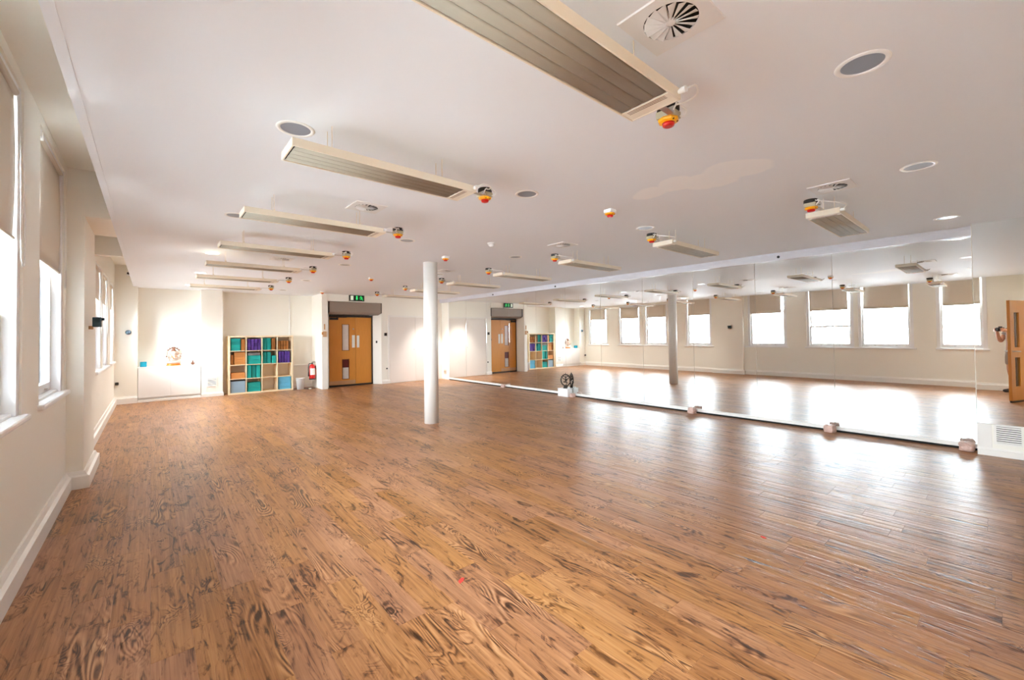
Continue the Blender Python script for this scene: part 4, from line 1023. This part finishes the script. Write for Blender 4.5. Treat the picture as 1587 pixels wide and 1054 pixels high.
for s, S in ((-1, 'l'), (1, 'r')):
    nd(S + 'sh', PP(s * 0.17, B0, 1.375), 0.072, 'chest'); nd(S + 'sl', PP(s * 0.215, B0 + 0.03, 1.25), 0.062, S + 'sh')
skinmesh('striped_top', nodes, edges, striped(), 1)
nodes, edges, idx = [], [], {}
nd('waist', PP(0, B0, 0.96), 0.14); nd('seat', PP(0, B0, 0.88), 0.142, 'waist')
for s, S in ((-1, 'l'), (1, 'r')):
    nd(S + 'hip', PP(s * 0.095, B0, 0.80), 0.112, 'seat'); nd(S + 'leg', PP(s * 0.105, B0 + 0.01, 0.58), 0.092, S + 'hip')
skinmesh('shorts', nodes, edges, M_shorts, 0)
bm = bmesh.new(); ell(bm, PP(0, B0 + 0.005, 1.655), (0.103, 0.103, 0.10), 20, 14); ell(bm, PP(0, B0 - 0.05, 1.57), (0.08, 0.06, 0.10), 16, 10); link('hair', bm, M_hair, person, smooth=True)
bm = bmesh.new(); ell(bm, PP(0, B0 + 0.135, 1.60), (0.013, 0.016, 0.022), 10, 8)
for s in (-1, 1): ell(bm, PP(s * 0.092, B0 + 0.03, 1.61), (0.014, 0.02, 0.03), 10, 8)
link('nose_and_ears', bm, M_skin, person, smooth=True)
for s in (-1, 1):
    bm = bmesh.new(); ell(bm, PP(s * 0.034, B0 + 0.112, 1.625), (0.013, 0.013, 0.010), 10, 8); link('eye', bm, M_dark, person, smooth=True)
bm = bmesh.new(); tube(bm, spline([PP(-0.024, B0 + 0.113, 1.555), PP(0, B0 + 0.12, 1.553), PP(0.024, B0 + 0.113, 1.555)], 4), 0.005, 6); link('mouth', bm, mat('lips', rgb(170, 92, 84), 0.5), person, smooth=True)
for s in (-1, 1):
    bm = bmesh.new(); ell(bm, PP(s * 0.115, B0 + 0.035, 0.045), (0.05, 0.05, 0.045), 16, 10); ell(bm, PP(s * 0.12, B0 + 0.11, 0.036), (0.048, 0.048, 0.036), 16, 10); ell(bm, PP(s * 0.117, B0 + 0.07, 0.04), (0.048, 0.06, 0.038), 16, 10)
    for v in bm.verts: v.co.z = max(0.0, v.co.z)
    link('shoe', bm, M_shoe, person, smooth=True)

# ------------------------------------------------------------------ street side
def facade(name, label, x, y0, y1, z0, z1, nw, nh, d):
    t = thing(name, label, 'building', (x, (y0 + y1) / 2, z0), 'buildings across the street')
    h = (y1 - y0) / 2; H_ = z1 - z0
    box('facade_wall', -d, 0, -h, h, 0, H_, M_brick, t)
    box('parapet', -d - 0.1, 0.15, -h - 0.1, h + 0.1, H_, H_ + 0.4, M_brick, t)
    for i in range(nw):
        for k in range(nh):
            yc = -h + 2 * h * (i + 0.5) / nw; zc = 1.6 + k * 3.2
            bm = bmesh.new(); bx(bm, 0, 0.09, yc - 0.62, yc - 0.52, zc, zc + 1.8); bx(bm, 0, 0.09, yc + 0.52, yc + 0.62, zc, zc + 1.8); bx(bm, 0, 0.09, yc - 0.52, yc + 0.52, zc + 1.7, zc + 1.8); bx(bm, 0, 0.14, yc - 0.52, yc + 0.52, zc, zc + 0.1)
            f = link('window_surround', bm, M_frame, t)
            box('window_pane', 0.0, 0.03, yc - 0.52, yc + 0.52, zc + 0.1, zc + 1.7, M_bwin, f)
    return t
facade('street_building', 'pale rendered building seen through the far window pair', -13.0, 9.0, 19.0, -7.0, 2.3, 4, 3, 8)
facade('street_building', 'lower pale building seen through the windows near the pilaster', -16.0, -3.0, 8.0, -7.0, 1.1, 5, 2, 8)
struct(box('street', -40, -1.5, -30, 40, -7.2, -7.0, M_pave))
